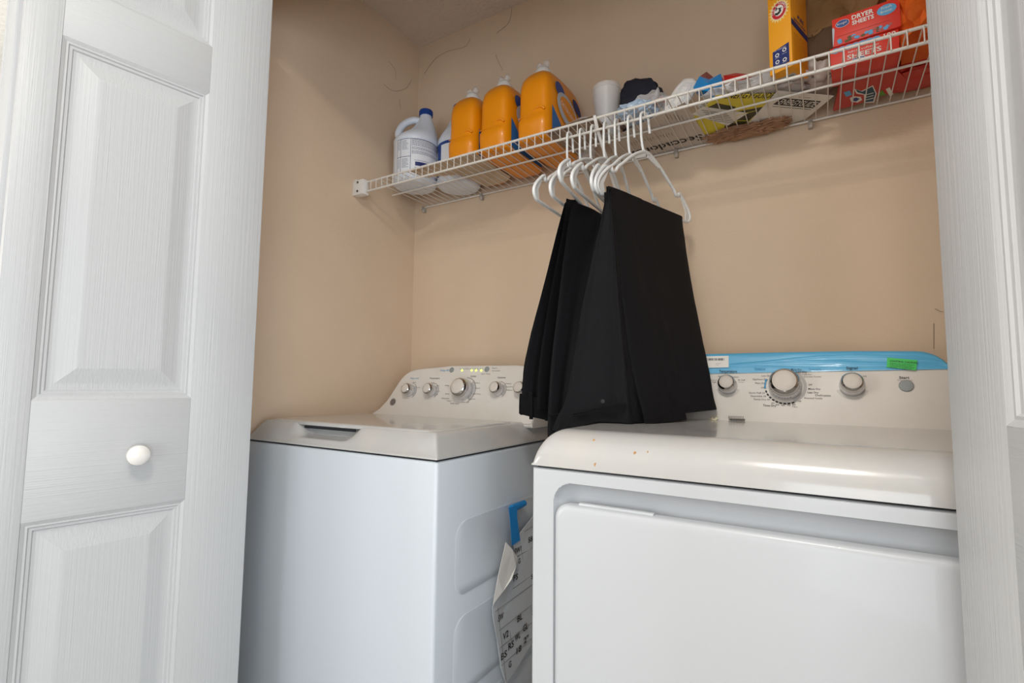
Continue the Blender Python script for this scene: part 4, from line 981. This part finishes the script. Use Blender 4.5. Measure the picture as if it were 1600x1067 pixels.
# baking soda carton
def carton(name, base, ang_, wx, dy, h, m, tilt=(0, 0)):
    root = bpy.data.objects.new(name, None); col.objects.link(root); root.location = base; root.rotation_euler = (math.radians(tilt[0]), math.radians(tilt[1]), math.radians(ang_)); WORLD[root.name] = Vector((0, 0, 0)); return root
bz = .7045
lf = hz(1203, 119, bz)
bx = carton('baking_soda_box', (lf.x, lf.y, bz), -22, .055, .085, .24, box_or, (0, 0))
tag(bx, 'tall yellow-orange carton with a red round emblem standing on the shelf', 'box')
w_, d_, h_ = .050, .078, .235
mb = MB(); mb.box((0, 0, 0), (w_, d_, h_), box_or, .0008); mb.build('carton', bx)
mb = MB()
mb.slab([(.008, -.0004, .012), (.044, -.0004, .012), (.044, -.0004, .058), (.008, -.0004, .052)], (0, -1, 0), .0002, navy_ink)
for cx_, cz_ in ((.018, .040), (.018, .024), (.034, .022), (.034, .045)):
    vs = []; n = 14
    for k in range(n): a = 2*math.pi*k/n; vs += [(cx_+.0045*math.cos(a), -.0008, cz_+.0045*math.sin(a)), (cx_+.0026*math.cos(a), -.0008, cz_+.0026*math.sin(a))]
    mb.add(vs, [(2*k, 2*((k+1) % n), 2*((k+1) % n)+1, 2*k+1) for k in range(n)], white_p)
text(mb, 'Our Commitment', (.012, -.0005, .0505), (1, 0, 0), (0, 0, 1), .0028, white_p, width=.026, off=.0004)
for q in ((.013, .033), (.013, .017), (.029, .036), (.029, .0155)): text(mb, 'RECYCLE', (q[0], -.0005, q[1]), (1, 0, 0), (0, 0, 1), .0014, white_p, width=.010, off=.0004)
mb.build('panel_print', bx, smooth=0)
# emblem: sun rays, red ring, white field with a raised arm holding a hammer
em = MB(); ex, ez = .025, .143
n = 40; vs = []
for k in range(n): a = 2*math.pi*k/n; r = .0285 if k % 2 else .0215; vs.append((ex+r*.82*math.cos(a), -.0005, ez+r*math.sin(a)))
em.add(vs, [tuple(range(n))], mat('pale_yellow_print', '#f6d98a', .5))
def disc(r, y, m):
    em.add([(ex+r*.82*math.cos(2*math.pi*k/32), y, ez+r*math.sin(2*math.pi*k/32)) for k in range(32)], [tuple(range(32))], m)
disc(.0205, -.0008, white_p); disc(.0195, -.0011, mat('emblem_red', '#c8202c', .5)); disc(.0125, -.0014, white_p)
for pl_ in ([(-.010, -.007), (-.003, -.010), (.004, -.007), (.002, -.002), (-.004, -.004), (-.009, -.002)], [(.0, -.006), (.006, -.005), (.005, .004), (.001, .004)], [(-.007, .0055), (.008, .0015), (.008, .0033), (-.007, .0075)], [(-.0085, .0025), (-.0055, .0020), (-.0040, .0095), (-.0070, .0100)]):
    em.add([(ex+a_*.9, -.0017, ez+b_) for a_, b_ in pl_], [tuple(range(len(pl_)))], ink)
for i, ch in enumerate('ARM & HAMMER'):
    if ch == ' ': continue
    a = math.radians(190-i*17.5); r = .0142; u = (math.sin(a), 0, -math.cos(a)); v = (math.cos(a), 0, math.sin(a))
    text(em, ch, (ex+r*.85*math.cos(a), -.0005, ez+r*math.sin(a)), u, v, .0036, white_p, off=.0012, center=True, bold=.02)
text(em, 'ARM & HAMMER', (.008, -.0005, .176), (1, 0, 0), (0, 0, 1), .006, mat('emblem_red', '#c8202c', .5), width=.036, off=.0004)
em.build('emblem', bx, smooth=0)
mb = MB(); mb.slab([(w_+.0004, 0, .112), (w_+.0004, d_, .100), (w_+.0004, d_, .086), (w_+.0004, 0, .098)], (1, 0, 0), .0002, navy_ink)
text(mb, 'PURE', (w_+.0004, .030, .122), (0, 1, -.12), (0, .12, 1), .010, navy_ink, width=.03, off=.0004, bold=.02); text(mb, 'BAKING SODA', (w_+.0004, .012, .112), (0, 1, -.12), (0, .12, 1), .007, navy_ink, width=.056, off=.0004, bold=.02)
for i in range(13):
    text(mb, ['DIRECTIONS: sprinkle on surface', 'rub with a damp sponge, rinse', 'and dry. Deodorises as it cleans'][i % 3], (w_+.0004, .008, .080-.005*i), (0, 1, -.1), (0, .1, 1), .0022, mat('brown_print', '#8a4a10', .6), width=.058-.01*(i % 2), off=.0004)
mb.build('side_print', bx, smooth=0)
mb = MB(); mb.slab([(.010, .028, -.0004), (.040, .028, -.0004), (.040, .058, -.0004), (.010, .058, -.0004)], (0, 0, -1), .0002, greylab)
mb.slab([(.014, .033, -.0007), (.036, .033, -.0007), (.036, .053, -.0007), (.014, .053, -.0007)], (0, 0, -1), .0002, mat('grey_code', '#8b8880', .6)); mb.build('base_print', bx, smooth=0)
# kraft paper bags behind
p = hy(1300, 25, 1.40); blob('paper_bag', 'brown kraft paper bag rising behind the red dryer sheet boxes', 'bag', (p.x+.01, 1.395, .88), (.085, .05, .075), kraft, seed=31, amp=.42, freq=2.3)
p = hy(1290, 50, 1.36); blob('paper_bag', 'darker brown paper bag between the carton and red boxes', 'bag', (p.x+.005, 1.385, .80), (.055, .05, .055), kraftd, seed=33, amp=.25, freq=1.6)
# red dryer sheet boxes
def redbox(name, lab, x0, y0, z0, wx, dy, h, ang_, top):
    root = bpy.data.objects.new(name, None); col.objects.link(root); root.location = (x0, y0, z0); root.rotation_euler = (0, 0, math.radians(ang_)); WORLD[root.name] = Vector((0, 0, 0)); tag(root, lab, 'box', 'red dryer sheet boxes on the shelf')
    mb = MB(); mb.box((0, 0, 0), (wx, dy, h), red_m, .0008); mb.build('carton', root)
    mb = MB()
    def oval(cx_, cz_, rx, rz, m, e): mb.add([(cx_+rx*math.cos(2*math.pi*k/28), -.0004-e, cz_+rz*math.sin(2*math.pi*k/28)) for k in range(28)], [tuple(range(28))], m)
    if top:
        oval(.019, h-.016, .0125, .0085, white_p, .0002); oval(.019, h-.016, .0118, .0078, blue_m, .0004)
        text(mb, 'Kroger', (.0100, -.0004, h-.0185), (1, 0, .08), (-.08, 0, 1), .0052, white_p, width=.018, off=.0010)
        text(mb, 'DRYER', (.036, -.0004, h-.0155), (1, 0, 0), (0, 0, 1), .0095, white_p, width=.038, off=.0005, bold=.03)
        text(mb, 'SHEETS', (.036, -.0004, h-.0275), (1, 0, 0), (0, 0, 1), .0088, white_p, width=.0385, off=.0005, bold=.03)
        oval(.096, h-.018, .0165, .0115, mat('pale_blue_print', '#5aa6d6', .5), .0002)
        text(mb, 'Fresh', (.0875, -.0004, h-.0160), (1, 0, .05), (-.05, 0, 1), .0055, white_p, width=.017, off=.0009)
        text(mb, 'Breeze', (.0860, -.0004, h-.0240), (1, 0, .05), (-.05, 0, 1), .0055, white_p, width=.019, off=.0009)
        mb.slab([(.008, -.0003, .020), (.100, -.0003, .020), (.100, -.0003, .0206), (.008, -.0003, .0206)], (0, -1, 0), .0002, mat('dark_red_line', '#a02a20', .6))
        mb.slab([(.0, -.0003, .000), (.0015, -.0003, .006), (.0045, -.0003, h*.62), (.002, -.0003, h*.70), (.0, -.0003, h*.66)], (0, -1, 0), .0003, greylab)
        rr = random.Random(5)
        for i in range(26): oval(.012+rr.random()*.09, .004+rr.random()*.008, .004, .003, mat(['berry_print', 'plum_print', 'leaf_print', 'rose_print'][i % 4], ['#5a3560', '#7c4468', '#6a5a3a', '#b8605a'][i % 4], .6), .0002+.00002*i)
    else:
        for i in range(7): oval(.010+i*.012, h-.008, .008, .006, mat(['pale_blue_print', 'plum_print', 'berry_print'][i % 3], '#5aa6d6', .5), .0002+.00002*i)
        text(mb, '100', (.095, -.0004, h-.012), (1, 0, 0), (0, 0, 1), .009, white_p, width=.020, off=.0006, bold=.02)
        text(mb, 'SHEETS', (.030, -.0004, h-.036), (1, 0, 0), (0, 0, 1), .010, white_p, width=.060, off=.0006, bold=.02)
        text(mb, 'fabric softener', (.032, -.0004, h-.022), (1, 0, 0), (0, 0, 1), .0045, white_p, width=.055, off=.0006)
        oval(.050, .008, .0125, .006, white_p, .0002); oval(.050, .008, .0118, .0053, blue_m, .0004)
        text(mb, 'Kroger', (.0425, -.0004, .006), (1, 0, .08), (-.08, 0, 1), .004, white_p, width=.015, off=.0010)
        mb.slab([(.004, -.0003, .000), (.028, -.0003, .000), (.028, -.0003, .005), (.004, -.0003, .005)], (0, -1, 0), .0002, greylab)
    mb.build('front_print', root, smooth=0); return root
lf = hy(1304, 128, 1.262)
redbox('dryer_sheet_box', 'lower red dryer sheet box, directly behind the shelf lip', .038, 1.262, ZT+.0008, .120, .075, .049, -3, False)
redbox('dryer_sheet_box', 'upper red dryer sheet box with large white lettering, topmost of the stack', .0435, 1.258, ZT+.0502, .118, .075, .063, -4, True)
# red packet flat on the wires behind
rp_ = flatcard([(1302, 174), (1313, 130), (1398, 106), (1420, 128), (1392, 143), (1340, 163)], DK, .010, red_cloth)
def shape(pts, m, e): rp_.slab([deck(x, y, DK)+Vector((0, 0, -e)) for x, y in pts], (0, 0, -1), .0002, m)
shape([(1334, 138), (1346, 142), (1364, 133), (1370, 146), (1366, 160), (1350, 161), (1350, 148), (1338, 146)], white_p, .0002)
shape([(1337, 139), (1347, 143), (1363, 135), (1368, 146), (1364, 158), (1352, 159), (1352, 147), (1340, 144)], mat('teal_print', '#27516b', .5), .0005)
for yy in (147, 151, 155): shape([(1353, yy), (1365, yy-3), (1365, yy-2), (1353, yy+1)], white_p, .0009)
shape([(1371, 150), (1378, 140), (1384, 148)], mat('green_print', '#5c9a3a', .5), .0004); shape([(1384, 139), (1390, 136), (1396, 147), (1390, 150)], white_p, .0004)
shape([(1328, 153), (1334, 150), (1345, 151), (1347, 156), (1340, 160), (1330, 159)], white_p, .0003); shape([(1331, 154), (1338, 152), (1343, 154), (1338, 158), (1332, 157)], blue_m, .0006)
shape([(1318, 144), (1328, 141), (1331, 148), (1322, 151)], mat('plum_print', '#7c4468', .6), .0004)
tag(rp_.build('laundry_packet', smooth=0), 'flat red laundry packet lying on the wires behind the dryer sheet boxes', 'packet')
# orange cloth bundle at the right end, red film bag below it
p = hy(1425, 70, 1.32); blob('cloth_bundle', 'orange fabric bundle piled at the right end of the shelf', 'cloth', (p.x+.035, 1.325, .800), (.078, .10, .115), orange_cloth, seed=41, amp=.32, freq=2.4, flat=ZT+.012)
p = deck(1425, 125); blob('plastic_bag', 'dark red packet squashed beneath the orange fabric bundle', 'bag', (p.x+.01, 1.40, .699), (.07, .06, .012), red_cloth, seed=43, amp=.3, freq=2.4, flat=ZT+.001)
# ================================================================== lift the whole place so the floor is at zero
for o in col.objects:
    if o.parent is None: o.location.z += H
